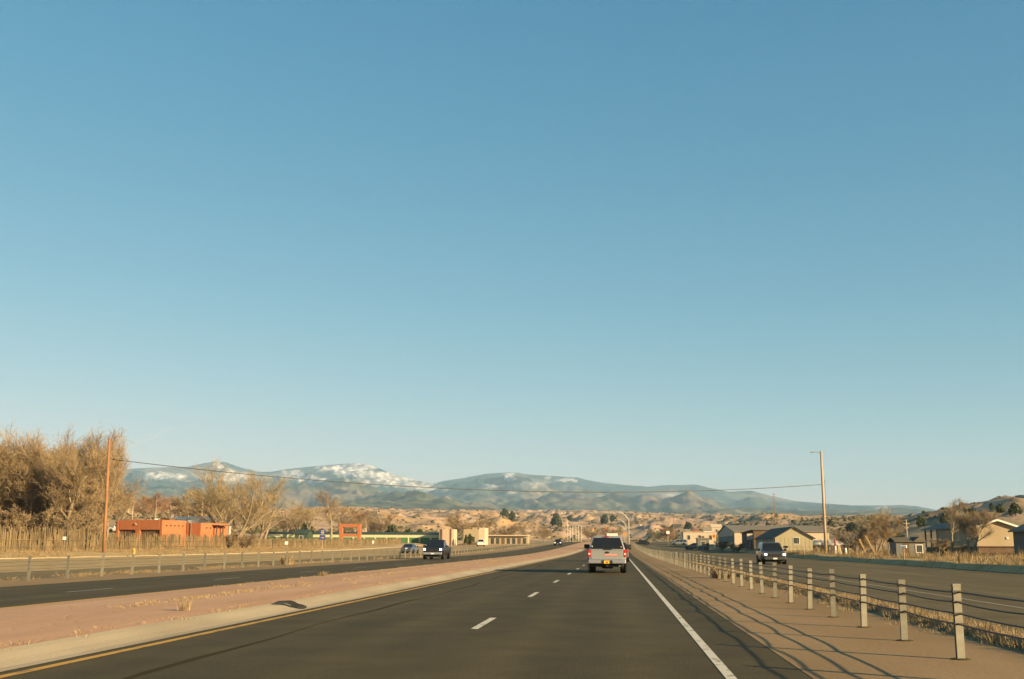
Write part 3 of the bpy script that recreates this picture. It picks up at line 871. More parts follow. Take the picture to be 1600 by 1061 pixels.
def pane(parent, name, m, pts, inset=0.0, off=0.006, thick=0.012):
    """a glass plate over four corner points (anticlockwise seen from outside)"""
    P_ = [Vector(p) for p in pts]
    c = sum(P_, Vector())/4
    nrm = (P_[1]-P_[0]).cross(P_[3]-P_[0]).normalized()
    Q = [p+(c-p).normalized()*inset for p in P_]
    a = [q+nrm*off for q in Q]; b = [q+nrm*(off-thick) for q in Q]
    mb = MB(); mb.loft([b, a], True)
    return mb.build(name, m, parent)

def vehicle(name, label, cat, loc, rz, paint, hull, house, wheels, rw=0.36, lit=False, front=None, rear=None, glass='glass', group=None, mirror=True):
    """hull: stations (y, z_bottom, z_top, half_w_bottom, half_w_top) rear to front
       house: dict(yb=(rear, front) at the base, yt=(rear, front) at the top, zb, zt, wb, wt)"""
    t = thing(name, label, cat, loc, rz, group)
    body = MB().loft([ring_hull(*h) for h in hull], True).build('body', M[paint], t, smooth=False, bevel=0.03)
    g = house
    (y0, y1), (u0, u1) = g['yb'], g['yt']
    zb, zt, wb, wt = g['zb'], g['zt'], g['wb'], g['wt']
    zm = zt-0.05
    cab = MB().loft([
        [(-wb, y0, zb), (wb, y0, zb), (wb, y1, zb), (-wb, y1, zb)],
        [(-wt, u0, zm), (wt, u0, zm), (wt, u1, zm), (-wt, u1, zm)],
        [(-wt+.10, u0+.10, zt), (wt-.10, u0+.10, zt), (wt-.10, u1-.15, zt), (-wt+.10, u1-.15, zt)]], True)
    cab.build('cabin', M[paint], t, bevel=0.04)
    ins = 0.09
    pane(t, 'windscreen', M[glass], [(wb, y1, zb), (-wb, y1, zb), (-wt, u1, zm), (wt, u1, zm)], ins)
    pane(t, 'rear_window', M[glass], [(-wb, y0, zb), (wb, y0, zb), (wt, u0, zm), (-wt, u0, zm)], g.get('rins', ins))
    for s in (1, -1):
        nseg = g.get('side', 2)
        for k in range(nseg):
            a0, a1 = k/nseg, (k+1)/nseg
            b0 = lerp(y0, y1, a0); b1 = lerp(y0, y1, a1); c0 = lerp(u0, u1, a0); c1 = lerp(u0, u1, a1)
            q = [(s*wb, b0, zb), (s*wb, b1, zb), (s*wt, c1, zm), (s*wt, c0, zm)]
            if s < 0: q = [q[1], q[0], q[3], q[2]]
            pane(t, 'side_window', M[glass], q, 0.10)
    for wy in wheels:
        for s in (1, -1):
            wheel(t, s*(hull[1][3]-.13), wy, rw, .25, s)
            MB().lathe_x([(s*.0, rw*1.18), (s*.012, rw*1.18)], (s*(max(hull[2][3], hull[2][4])+.002), wy, rw*1.02), 22).build('wheel_arch', M['black'], t)
    MB().box(-hull[1][3]*.8, hull[1][3]*.8, hull[0][0]+.25, hull[-1][0]-.25, .20, hull[1][1]+.08).build('underbody', M['black'], t)
    if mirror:
        for s in (1, -1):
            MB().box(s*(wb+.06) if s > 0 else -wb-.30, wb+.30 if s > 0 else -wb-.06, y1-.62, y1-.46, zb+.02, zb+.22).build('mirror', M['black' if paint != 'p_white' else 'p_white'], t, bevel=0.03)
    yf, yr = hull[-1][0], hull[0][0]
    if front:
        f = front
        MB().box(-f['w']*.62, f['w']*.62, yf-.06, yf+.025, f['gz0'], f['gz1']).build('grille', M['black'], t, bevel=.02)
        for k in range(3):
            zz = lerp(f['gz0'], f['gz1'], (k+.5)/3)
            MB().box(-f['w']*.58, f['w']*.58, yf+.02, yf+.04, zz-.02, zz+.02).build('grille_bar', M['chrome' if f.get('chrome') else 'black'], t)
        for s in (1, -1):
            MB().box(*sorted((s*f['w']*.74, s*f['w']*.96)), yf-.16, yf+.03, f['lz0'], f['lz1']).build('headlight', M['headlight' if lit else 'chrome'], t, bevel=.03)
        MB().box(-f['w'], f['w'], yf-.10, yf+.09, f['bz0'], f['bz1']).build('bumper', M[f.get('bm', paint)], t, bevel=.04)
        MB().box(-.16, .16, yf+.085, yf+.10, f['bz0']+.04, f['bz0']+.16).build('licence_plate', M['plate_white'], t)
    if rear:
        f = rear
        for s in (1, -1):
            MB().box(*sorted((s*f['w']*.78, s*f['w']*.99)), yr-.025, yr+.12, f['lz0'], f['lz1']).build('tail_light', M['tail'], t, bevel=.02)
        MB().box(-f['w'], f['w'], yr-.10, yr+.12, f['bz0'], f['bz1']).build('bumper', M[f.get('bm', paint)], t, bevel=.04)
        MB().box(-.16, .16, yr-.05 if f.get('pz') else yr-.115, yr-.02 if f.get('pz') else yr-.095, f.get('pz', f['bz0']+.04), f.get('pz', f['bz0']+.04)+.16).build('licence_plate', M[f.get('plate', 'plate_yellow')], t)
    return t

def suv(name, label, loc, rz, paint, lit=True, k=1.0, group=None):
    h = [(-2.35, .45, 1.00, .86, .84), (-2.2, .32, 1.10, .93, .90), (-1.0, .28, 1.10, .95, .92), (1.0, .28, 1.08, .95, .92), (1.35, .28, 1.06, .95, .90), (2.15, .34, .98, .92, .84), (2.35, .42, .86, .84, .78)]
    return vehicle(name, label, 'car', loc, rz, paint, h, dict(yb=(-2.25, 1.15), yt=(-1.95, .35), zb=1.02, zt=1.74, wb=.88, wt=.70, side=3), (-1.4, 1.42), .36, lit,
                   dict(w=.84, gz0=.62, gz1=.82, lz0=.70, lz1=.86, bz0=.36, bz1=.58), dict(w=.88, lz0=.80, lz1=1.05, bz0=.38, bz1=.62, pz=.80), group=group)
def sedan(name, label, loc, rz, paint, lit=False, group=None):
    h = [(-2.35, .45, .90, .80, .76), (-2.2, .30, 1.00, .90, .84), (-1.1, .24, .98, .91, .87), (.9, .24, .96, .91, .87), (1.9, .26, .84, .89, .80), (2.3, .38, .70, .80, .72)]
    return vehicle(name, label, 'car', loc, rz, paint, h, dict(yb=(-1.95, 1.15), yt=(-1.05, .25), zb=.93, zt=1.44, wb=.84, wt=.62), (-1.4, 1.42), .33, lit,
                   dict(w=.80, gz0=.45, gz1=.60, lz0=.60, lz1=.72, bz0=.30, bz1=.46), dict(w=.84, lz0=.74, lz1=.90, bz0=.36, bz1=.58, pz=.70, plate='plate_white'), group=group)
def pickup(name, label, loc, rz, paint, lit=True, group=None):
    h = [(-2.9, .60, 1.16, .94, .95), (-2.8, .50, 1.24, .98, .98), (-.6, .46, 1.24, 1.0, .98), (-.5, .46, 1.20, 1.0, .98), (1.3, .46, 1.20, 1.0, .98), (2.6, .50, 1.16, .99, .93), (2.85, .58, 1.06, .95, .90)]
    t = vehicle(name, label, 'pickup truck', loc, rz, paint, h, dict(yb=(-.75, 1.65), yt=(-.55, .75), zb=1.16, zt=1.90, wb=.93, wt=.76, side=2), (-1.85, 1.9), .40, lit,
                dict(w=.93, gz0=.74, gz1=1.02, lz0=.86, lz1=1.06, bz0=.46, bz1=.70, bm='chrome', chrome=False), dict(w=.95, lz0=.85, lz1=1.15, bz0=.5, bz1=.72, bm='chrome'), group=group)
    MB().box(-.82, .82, -2.75, -.85, 1.10, 1.245).build('bed_liner', M['black'], t)
    return t

# ------------------------------------------------------------------ poles, wires, signs
def pole_thing(name, label, cat, X, Y, h, r0, r1, m, lean=(0, 0), z=None, group=None):
    z = gz(X, Y) if z is None else z
    t = thing(name, label, cat, (X, Y, z), 0, group)
    MB().tube([(0, 0, -.3), (lean[0]*.5, lean[1]*.5, h*.5), (lean[0], lean[1], h)], [r0, (r0+r1)/2, r1], 12).build('shaft', M[m], t, True)
    return t

# --- left pole
XL, YL = at(163, 114), 114
hl = zat(168, 685.5, YL) - gz(XL, YL)
pl = pole_thing('utility_pole', 'orange brown wooden utility pole beside the stick fence at left', 'utility pole', XL, YL, hl, .17, .13, 'wood_pole', (-0.25, 0))
MB().box(-.40, .05, -.05, .05, hl-2.35, hl-2.22).build('bracket', M['galv'], pl)
MB().lathe_z([(.05, 0), (.07, .05), (.05, .1), (.07, .15), (.03, .2)], (.42, 0, hl-2.27), 8).build('insulator', M['black'], pl)
# --- right pole
XR, YR = at(1290, 150), 150
zr0 = gz(XR, YR)
hr = zat(1281, 705, YR) - zr0
pr = pole_thing('utility_pole', 'tall pale wooden utility pole with a lamp arm at right', 'utility pole', XR, YR, hr, .19, .14, 'wood_pale', (-0.05, 0))
MB().tube([(-.05, 0, hr-.25), (-.5, 0, hr-.1), (-1.0, 0, hr-.12)], .035, 6).build('lamp_arm', M['galv'], pr)
MB().box(-1.45, -.95, -.09, .09, hr-.20, hr-.08).build('lamp_head', M['galv'], pr, bevel=.03)
MB().tube([(.26, .05, 0.2), (.28, .05, hr*.55), (.27, .05, hr*.72)], .03, 6).build('conduit', M['galv'], pr)
MB().tube([(.18, .0, hr*.72), (.30, .02, hr*.72), (.27, .05, hr*.69)], .035, 6).build('conduit_head', M['galv'], pr)
# --- two more roadside poles to the right of the view: their shadows cross the frontage road
for X_, Y_, lab in ((26.5, 49, 'wooden pole nearest us beyond the right frontage road'), (27.5, 70, 'second nearest wooden pole beyond the right frontage road')):
    pole_thing('utility_pole', lab, 'utility pole', X_, Y_, 10.5, .19, .14, 'wood_pale')
# --- wire across the road
A_ = Vector((XL+.42-.2, YL, gz(XL, YL)+hl-2.2)); B_ = Vector((XR-.12, YR, zat(1281, 757, YR)))
tt_ = 0.62
mid = A_.lerp(B_, tt_)
sag = (mid.z - zat(905, 769, mid.y))/(4*tt_*(1-tt_))
pts = []
for k in range(61):
    u = k/60; p = A_.lerp(B_, u); p.z -= 4*sag*u*(1-u); pts.append(p)
tag(MB().tube(pts, .042, 6).build('overhead_wire', M['cable'], None, True), 'single sagging black wire strung between the two tall poles', 'wire')

# --- far poles
for px, py, Y, m_, lab in ((313, 777, 215, 'wood_pale', 'thin wooden pole standing behind the orange house'),
                           (204, 776, 330, 'wood_pale', 'distant wooden pole above the left houses'),
                           (1212, 770, 520, 'wood_pole', 'dark utility pole on the orange hill crest'),
                           (1053, 806, 420, 'wood_pole', 'slim dark pole among the far right bushes'),
                           (1418, 812, 260, 'wood_pale', 'short pole with a small crossarm behind the dark shed')):
    X = at(px, Y); h = zat(px, py, Y)-gz(X, Y)
    t = pole_thing('utility_pole', lab, 'utility pole', X, Y, h, .15, .11, m_)
    if px in (1212, 1418, 204):
        MB().box(-.7, .7, -.06, .06, h-.9, h-.75).build('crossarm', M[m_], t)
        MB().box(-.5, .5, -.06, .06, h-1.9, h-1.75).build('crossarm', M[m_], t)

# --- highway lamp posts with curved arms
for k, (Y, py, lab) in enumerate(((300, 801, 'nearest tall street lamp with a curved arm beyond the silver pickup'), (415, 812, 'middle street lamp with a curved arm on the right shoulder'), (520, 820, 'farthest street lamp with a curved arm by the junction'))):
    X = 2.95; z = float(road_z(Y)); h = zat(980, py, Y)-z
    t = thing('street_lamp', lab, 'street lamp', (X, Y, z), 0, 'lamps along the shoulder')
    pts = [(0, 0, -.2), (0, 0, h*.8)] + [(-1.4*math.sin(a)-1.0*(1-math.cos(a))*0.6, 0, h*.8+h*.2*math.sin(a)) for a in (R(15), R(35), R(55), R(75), R(90))] 
    pts.append((pts[-1][0]-1.4, 0, h-.1))
    MB().tube(pts, [.12, .10, .09, .08, .075, .07, .06, .05], 8).build('shaft', M['white'], t, True)
    e = pts[-1]
    MB().box(e[0]-.7, e[0]+.05, -.14, .14, e[2]-.10, e[2]+.06).build('lamp_head', M['white'], t, bevel=.04)
    MB().box(-.2, .2, -.2, .2, -.1, .35).build('base', M['concrete'], t)
# --- traffic signals
def signal(px_pole, Y, py_arm, px_end, heads, lab):
    X = at(px_pole, Y); z = gz(X, Y); h = zat(px_pole, py_arm, Y)-z
    t = thing('traffic_signal', lab, 'traffic light', (X, Y, z))
    MB().tube([(0, 0, -.2), (0, 0, h+.4)], [.15, .12], 8).build('shaft', M['galv'], t, True)
    xe = at(px_end, Y)-X
    MB().tube([(0, 0, h), (xe, 0, h+.25)], [.10, .05], 8).build('mast_arm', M['galv'], t, True)
    for px in heads:
        x = at(px, Y)-X
        b = MB().box(x-.22, x+.22, -.2, 0, h-.75, h+.6).build('signal_head', M['sign_yellow' if px in (927,) else 'black'], t)
        MB().lathe_z([(.15, -.03), (.15, .03)], (0, 0, 0), 10).build('red_lens', M['signal_red'], b)
        b.children[0].location = (x, -.215, h+.33); b.children[0].rotation_euler = (R(90), 0, 0)
    return t
signal(979, 500, 828, 908, (927, 948, 958), 'traffic light mast arm with red lamps spanning the far junction')
for k, (px, py, lab) in enumerate(((887, 811, 'tallest white pole at the left end of the far pole row'), (891, 822, 'second white pole from the left in the far pole row'), (895, 822, 'third white pole from the left in the far pole row'),
                                   (900, 821, 'fourth white pole in the far row, near the round lamp'), (904, 820, 'fifth white pole in the far pole row'), (909, 821, 'rightmost white pole of the far pole row'))):
    Y = 575; X = at(px, Y); h = zat(px, py, Y)-gz(X, Y)
    t = pole_thing('white_pole', lab, 'pole', X, Y, h, .12, .09, 'white', group='white poles by the junction')
    MB().box(-.35, .35, -.35, .35, -.2, .5).build('base', M['concrete'], t)
# --- blue route marker
Y = 178; X = at(503.5, Y); z = gz(X, Y)
t = thing('route_sign', 'blue pentagon route marker over a blue plate by the service road', 'sign', (X, Y, z), R(8))
zt = zat(503, 826.5, Y)-z
MB().box(-.04, .04, .02, .09, -.2, zt-.1).build('post', M['wood_pale'], t)
MB().prism_y([(-.30, zt-.88), (.30, zt-.88), (.46, zt-.28), (.0, zt), (-.46, zt-.28)], -.02, .015).build('route_plate', M['sign_blue'], t)
pl_ = MB().box(-.46, .46, -.02, .015, zt-1.72, zt-.96).build('direction_plate', M['sign_blue'], t)
def arrow(parent, m, z0, dx=0.0):
    MB().box(dx-.24, dx+.10, -.028, -.021, z0-.055, z0+.055).build('arrow_shaft', M[m], parent)
    MB().prism_y([(dx+.08, z0-.15), (dx+.30, z0), (dx+.08, z0+.15)], -.028, -.021).build('arrow_head', M[m], parent)
arrow(pl_, 'sign_orange', zt-1.38)
for x0, x1, z0, z1 in ((-.20, .20, zt-.34, zt-.26), (-.22, -.05, zt-.62, zt-.45), (.03, .20, zt-.62, zt-.45), (-.16, .16, zt-.80, zt-.72)):
    MB().box(x0, x1, -.028, -.021, z0, z1).build('sign_legend', M['sign_yellow'], t)
# --- small white markers, yellow and green signs
def small_sign(px, py, Y, w, h, m, lab, name='road_sign', diamond=False, postm='galv', z=None):
    X = at(px, Y); z = gz(X, Y) if z is None else z; zc = zat(px, py, Y)-z
    t = thing(name, lab, 'sign', (X, Y, z), math.atan2(X, Y)*0)
    MB().box(-.035, .035, .02, .08, -.2, zc).build('post', M[postm], t)
    if diamond:
        MB().prism_y([(-w/2, zc), (0, zc-w/2), (w/2, zc), (0, zc+w/2)], -.02, .015).build('plate', M[m], t)
        MB().prism_y([(-w*.09, zc-w*.22), (w*.09, zc-w*.22), (w*.09, zc+w*.05), (w*.2, zc+w*.05), (0, zc+w*.25), (-w*.2, zc+w*.05), (-w*.09, zc+w*.05)], -.03, -.021).build('sign_symbol', M['black'], t)
    else:
        MB().box(-w/2, w/2, -.02, .015, zc-h/2, zc+h/2).build('plate', M[m], t, bevel=.01)
    return t
small_sign(100, 841, 108, .34, .32, 'sign_white', 'small white square marker on a thin post near the left fence')
small_sign(447.5, 848.5, 172, .48, .48, 'sign_white', 'round-cornered white marker left of the blue route sign')
small_sign(583, 847, 240, .4, .6, 'sign_white', 'tiny white marker before the fence, right of the orange frame')
small_sign(1116, 838, 270, 1.25, 1.25, 'sign_orange', 'orange diamond warning sign facing us by the far tan building', 'warning_sign', True)
small_sign(881, 839, 560, 1.3, 1.3, 'sign_yellow', 'yellow diamond sign left of the white poles', 'warning_sign', True)
small_sign(976, 835, 480, 1.0, 1.6, 'sign_orange', 'orange upright sign at the foot of the far lamps')
small_sign(1027, 834, 640, 4.6, 2.2, 'sign_green', 'small green guide sign beyond the right frontage road', 'guide_sign')
small_sign(1044, 832, 330, .9, .8, 'sign_white', 'white sign on a pale post beside the far right road', postm='wood_pale')
small_sign(1172, 838.5, 219, 1.05, 1.15, 'cream', 'cream square sign in front of the dark brown wall', 'wall_sign')
# --- red and white marker post, concrete stub, hydrant
X, Y = at(1305, 139), 139
t = thing('marker_post', 'red topped white marker post by the right kerb', 'post', (X, Y, gz(X, Y)))
MB().lathe_z([(.10, -.1), (.10, 1.25)], (0, 0, 0), 10).build('shaft', M['sign_white'], t, True)
MB().lathe_z([(.105, 1.0), (.105, 1.75), (.05, 1.80)], (0, 0, 0), 10).build('red_band', M['red'], t, True)
X, Y = at(1311, 137), 137
t = thing('concrete_stub', 'tapering pale concrete block next to the red topped post', 'block', (X, Y, gz(X, Y)))
MB().loft([[(-.30, -.2, -.1), (.30, -.2, -.1), (.30, .2, -.1), (-.30, .2, -.1)], [(-.16, -.14, 1.0), (.10, -.14, 1.05), (.10, .14, 1.05), (-.16, .14, 1.0)]]).build('block', M['concrete'], t, bevel=.04)
X, Y = at(1321, 139), 139
t = thing('white_post', 'short white post right of the pale concrete block', 'post', (X, Y, gz(X, Y)))
MB().lathe_z([(.12, -.1), (.12, .75), (.06, .85)], (0, 0, 0), 10).build('shaft', M['sign_white'], t, True)
X, Y = at(210, 112), 112
t = thing('fire_hydrant', 'orange fire hydrant in the dry verge left of the orange house', 'hydrant', (X, Y, gz(X, Y)))
MB().lathe_z([(.17, -.05), (.17, .06), (.12, .08), (.12, .55), (.15, .57), (.15, .62), (.11, .72), (.03, .80), (.03, .86)], (0, 0, 0), 12).build('barrel', M['orange_enamel'], t, True)
for s in (1, -1):
    MB().lathe_x([(0, .07), (s*.20, .07), (s*.21, .05)], (0, 0, .45), 8).build('nozzle', M['orange_enamel'], t, True)
# --- mailboxes
def mailbox(px, Y, py, lab, m='sign_white', rz=0):
    X = at(px, Y); z = gz(X, Y); zc = max(.9, zat(px, py, Y)-z)
    t = thing('mailbox', lab, 'mailbox', (X, Y, z), rz)
    MB().box(-.05, .05, -.05, .05, -.2, zc).build('post', M['wood_pale'], t)
    prof = [(-.11, zc), (.11, zc), (.11, zc+.14), (.06, zc+.22), (-.06, zc+.22), (-.11, zc+.14)]
    MB().prism_y(prof, -.28, .22).build('box', M[m], t, bevel=.01)
    MB().box(.11, .13, -.1, .05, zc+.14, zc+.22).build('flag', M['red'], t)
mailbox(1411, 97, 856, 'white mailbox on a slim post in front of the dark shed', rz=R(60))
mailbox(1227, 130, 856, 'black mailbox before the olive gabled building', 'black', rz=R(70))

# ------------------------------------------------------------------ buildings
def window(parent, x0, x1, z0, z1, y, frame='white', depth=.05):
    """window in a wall facing -y of the parent's frame"""
    f = MB()
    w = .07
    f.box(x0-w, x1+w, y-depth, y+.02, z1, z1+w); f.box(x0-w, x1+w, y-depth-.03, y+.02, z0-w, z0)
    f.box(x0-w, x0, y-depth, y+.02, z0, z1); f.box(x1, x1+w, y-depth, y+.02, z0, z1)
    o = f.build('window', M[frame], parent)
    MB().box(x0, x1, y-.012, y+.01, z0, z1).build('pane', M['winglass'], o)
    return o
def window_side(parent, y0, y1, z0, z1, x, frame='white'):
    f = MB(); w = .07
    f.box(x-.05, x+.02, y0-w, y1+w, z1, z1+w); f.box(x-.08, x+.02, y0-w, y1+w, z0-w, z0)
    f.box(x-.05, x+.02, y0-w, y0, z0, z1); f.box(x-.05, x+.02, y1, y1+w, z0, z1)
    o = f.build('window', M[frame], parent)
    MB().box(x-.012, x+.01, y0, y1, z0, z1).build('pane', M['winglass'], o)
    return o

# --- orange adobe house (local -y is the garage front)
hx, hy = at(252, 166), 166
hz = gz(hx, hy)
house = thing('adobe_house', 'flat roofed orange stucco house behind the stick fence', 'house', (hx, hy, hz), R(-13))
ztop = zat(252, 812, hy)-hz
def wall_open(x0, x1, y, z0, z1, holes, th=.35):
    """wall facing -y with rectangular openings (hx0, hx1, hz1) standing on the ground"""
    mb = MB(); xs = x0
    for a, b, c in holes:
        mb.box(xs, a, y, y+th, z0, z1)
        mb.box(a, b, y, y+th, c, z1)
        xs = b
    mb.box(xs, x1, y, y+th, z0, z1)
    return mb
wall_open(-8.4, 0, 0, -.6, ztop, [(-7.9, -4.9, ztop-1.55), (-4.0, -.5, ztop-1.55)]).build('front_wall', M['adobe'], house, bevel=.08)
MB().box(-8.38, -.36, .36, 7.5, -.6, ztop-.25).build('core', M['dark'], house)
b = MB(); b.box(-.34, 0.0, .352, 6.2, -.6, ztop-.05); b.build('side_wall', M['adobe'], house, bevel=.06)
b = MB(); b.box(-8.75, -8.385, .352, 7.5, -.6, ztop-.02); b.build('end_wall', M['adobe'], house, bevel=.06)
MB().box(-8.38, -.36, .37, 7.45, ztop-.245, ztop-.2).build('roof', M['roof_grey'], house)
for x0, x1 in ((-7.8, -5.0), (-3.9, -.6)):
    MB().box(x0, x1, .30, .345, -.5, ztop-1.6).build('garage_door', M['brown'], house)
MB().box(0.003, 2.7, 6.2, 14.0, -.6, ztop-.35).build('wing', M['adobe'], house, bevel=.08)
for k in range(5):
    MB().tube([(-.1, .9+k*1.05, ztop-.85), (.28, .9+k*1.05, ztop-.85)], .085, 7).build('roof_beam', M['brown'], house)
for k in range(2):
    MB().tube([(2.6, 7.6+k*1.1, ztop-1.1), (2.98, 7.6+k*1.1, ztop-1.1)], .085, 7).build('roof_beam', M['brown'], house)
for y0, y1, z0, z1 in ((.75, 1.05, .7, 2.0), (2.1, 3.3, .7, 2.05), (4.3, 4.75, .5, 2.0)):
    w_ = MB().box(-.02, .03, y0, y1, z0, z1).build('window', M['winglass'], house)
    MB().box(-.01, .07, y0-.08, y1+.08, z1, z1+.12).build('lintel', M['brown'], w_)
MB().box(2.69, 2.73, 7.2, 7.6, .5, 2.2).build('window', M['winglass'], house)
MB().tube([(.9, 6.12, ztop-.4), (.9, 6.12, -.3)], .06, 8).build('downpipe', M['galv'], house)
for x_, y_ in ((2.9, 9.6), (2.9, 11.4)):
    MB().tube([(x_+.3, y_, -.4), (x_+.5, y_, ztop-.7)], .13, 7).build('porch_post', M['brown'], house)
MB().box(2.72, 4.0, 9.2, 12.6, ztop-.75, ztop-.6).build('porch_roof', M['brown'], house)
MB().tube([(-4.9, -.12, ztop-.55), (-4.5, -.25, ztop-.7)], .06, 6).build('floodlight', M['white'], house)
MB().lathe_z([(.05, 0), (.42, .1), (.5, .4), (.42, .42)], (-3.3, 3.0, ztop-.2), 12).build('roof_vent', M['white'], house, True)
MB().box(-2.2, -.6, 2.5, 4.0, ztop-.2, ztop+.35).build('roof_cooler', M['brown'], house)

# --- white trailer roof and vehicles on the rise behind the house
def trailer(px0, px1, Y, py0, py1, lab, m='white', roofm='white'):
    X0, X1 = at(px0, Y), at(px1, Y); z0 = gz((X0+X1)/2, Y)
    za = zat(px0, py1, Y)-z0; zb_ = zat(px0, py0, Y)-z0
    t = thing('trailer_home', lab, 'trailer', ((X0+X1)/2, Y, z0))
    w = (X1-X0)/2
    MB().box(-w, w, 0, 4.2, min(.2, za), zb_-.35).build('wall', M[m], t)
    MB().prism_x([(-.25, zb_-.36), (2.1, zb_), (4.45, zb_-.36), (4.45, zb_-.28), (2.1, zb_+.09), (-.25, zb_-.28)], -w-.2, w+.2).build('roof', M[roofm], t)
    for k in range(3):
        x = -w+w*2*(k+.5)/3
        window(t, x-.5, x+.5, (zb_-.35)*.5, (zb_-.35)*.8, 0)
    return t
trailer(262, 348, 205, 808, 822, 'long white roofed trailer showing behind the orange house')

# --- generic small far houses
def far_house(px0, px1, Y, py_top, lab, wallm, roofm, gable=True, depth=None, name='house', rz=0.0, doors=True):
    X0, X1 = at(px0, Y), at(px1, Y); xc = (X0+X1)/2; w = (X1-X0)/2
    z0 = min(gz(X0, Y), gz(xc, Y), gz(X1, Y)); h = max(2.4, zat((px0+px1)/2, py_top, Y)-z0)
    dp = depth or max(4.0, w*1.1)
    t = thing(name, lab, 'house' if name == 'house' else 'building', (xc, Y, z0), rz)
    eave = h*.72 if gable else h
    MB().box(-w, w, 0, dp, -1.0, eave).build('wall', M[wallm], t)
    if gable:
        MB().prism_x([(-.3, eave), (dp/2, h), (dp+.3, eave), (dp+.3, eave+.12), (dp/2, h+.14), (-.3, eave+.12)], -w-.3, w+.3).build('roof', M[roofm], t)
        MB().loft([[(-w+.001, 0, eave), (-w+.001, dp, eave), (-w+.001, dp/2, h)], [(w-.001, 0, eave), (w-.001, dp, eave), (w-.001, dp/2, h)]]).build('gable', M[wallm], t)
    else:
        MB().box(-w-.12, w+.12, -.12, dp+.12, eave, eave+.18).build('roof', M[roofm], t)
    n = max(1, int(w/1.6))
    for k in range(n):
        x = -w+2*w*(k+.5)/n
        window(t, x-.45, x+.45, eave*.42, eave*.78, 0)
    if doors:
        MB().box(w*.1, w*.1+.9, -.03, .02, 0, eave*.72).build('door', M['brown'], t)
    return t
far_house(183, 195, 560, 786, 'tiny cream house between bare trees above the orange house', 'cream', 'roof_dark')
far_house(198, 212, 500, 792, 'tan cottage with a flat roof left of the orange house chimney', 'tan', 'roof_tan', False)
far_house(227, 238, 600, 787, 'small tan house among reddish bare trees', 'tan', 'roof_grey')
far_house(262, 275, 520, 790, 'white framed flat house high behind the orange house', 'cream', 'roof_dark', False)
far_house(247, 257, 640, 786, 'pale distant house just above the red shrubs', 'cream', 'roof_grey')
far_house(553, 569, 430, 803, 'little red roofed house on the pale ridge', 'cream', 'roof_red')
far_house(570, 585, 470, 799, 'dark roofed house beside the red roofed one', 'brown', 'roof_dark')
van = suv('parked_van', 'white van parked on the rise left of the orange house roof', (at(186, 240), 240, gz(at(186, 240), 240)), R(80), 'p_white', False)
van.scale = (1.1, 1.1, 1.15)
suv('parked_car', 'black vehicle parked behind the orange house roof', (at(240, 225), 225, gz(at(240, 225), 225)), R(95), 'p_black', False)

# --- self storage block with green doors
Y = 305
X0, X1 = at(414, Y), at(689, Y)
z0 = gz((X0+X1)/2, Y); zt = zat(550, 831.5, Y)-z0
t = thing('storage_building', 'long low storage block with green doors and dark green roof', 'building', ((X0+X1)/2, Y, z0))
w = (X1-X0)/2
he = zat(550, 834.8, Y)-z0
MB().box(-w, w, .35, 9, -1, he-.02).build('wall', M['pale_green'], t)
MB().box(-w, w, .15, .35, he-.85, he-.02).build('fascia', M['pale_green'], t)
MB().prism_x([(-.1, he), (4.5, zt), (9.2, he), (9.2, he+.1), (4.5, zt+.12), (-.1, he+.1)], -w-.3, w+.3).build('roof', M['roof_green'], t)
nd = 16
for k in range(nd):
    xa = -w+2*w*k/nd; xb = -w+2*w*(k+1)/nd
    MB().box(xa+.45, xb-.15, .27, .345, -.5, he-.8).build('roller_door', M['green_door'], t)
    MB().box(xa-.02, xa+.25, .10, .342, -.8, he-.76).build('pier', M['pale_green'], t)
far_house(460, 480, 270, 828, 'dark green shed in front of the storage block', 'roof_green', 'roof_green', True, 5, 'shed', doors=False)
# --- orange portal frame
Y = 270; X0, X1 = at(529, Y), at(563, Y); xc = (X0+X1)/2; z0 = gz(xc, Y); w = (X1-X0)/2; zt = zat(546, 818.5, Y)-z0
t = thing('portal_frame', 'orange stucco portal frame standing above the stick fence', 'gateway', (xc, Y, z0))
for s in (-1, 1):
    MB().box(*sorted((s*w, s*(w-.85))), 0, .9, -.5, zt-.02).build('pillar', M['adobe'], t, bevel=.05)
MB().box(-w+.855, w-.855, .05, .85, zt-.85, zt-.03).build('lintel', M['adobe'], t, bevel=.05)
MB().box(-w+.855, w-.855, .05, .85, zt-3.1, zt-2.35).build('sill', M['adobe'], t, bevel=.05)
# --- pair of commercial blocks left of the road
Y = 300; X0, X1 = at(686, Y), at(709, Y); xc = (X0+X1)/2; w = (X1-X0)/2; z0 = gz(xc, Y); zt = zat(697, 827, Y)-z0
t = thing('pink_building', 'small pink walled block with two dark brown pilasters', 'building', (xc, Y, z0))
MB().box(-w, w, 0, 6, -.8, zt).build('wall', M['cream'], t)
MB().box(-w*.55, w*.42, -.1, .0-.002, -.4, zt-.15).build('panel', mat('pink_stucco', (0.52, 0.33, 0.23), rough=.9), t)
for x in (-w*.72, w*.56):
    MB().box(x-.22, x+.22, -.16, .02, -.6, zt+.05).build('pilaster', M['brown'], t)
Y = 310; X0, X1 = at(724, Y), at(757, Y); xc = (X0+X1)/2; w = (X1-X0)/2; z0 = gz(xc, Y); zt = zat(735, 827, Y)-z0
t = thing('tan_building', 'tall tan box building with a cream right corner', 'building', (xc, Y, z0))
MB().box(-w, w*.45, 0, 9, -.8, zt).build('wall', M['tan'], t)
MB().box(w*.453, w, .3, 9, -.8, zt+.45).build('corner_block', M['cream'], t)
MB().box(-w*.2, w*.44, .6, 8.5, zt, zt+.5).build('parapet', M['tan'], t)
MB().box(-w*.98, w*1.0, -.05, -.002, -.7, .7).build('base_band', M['brown'], t)
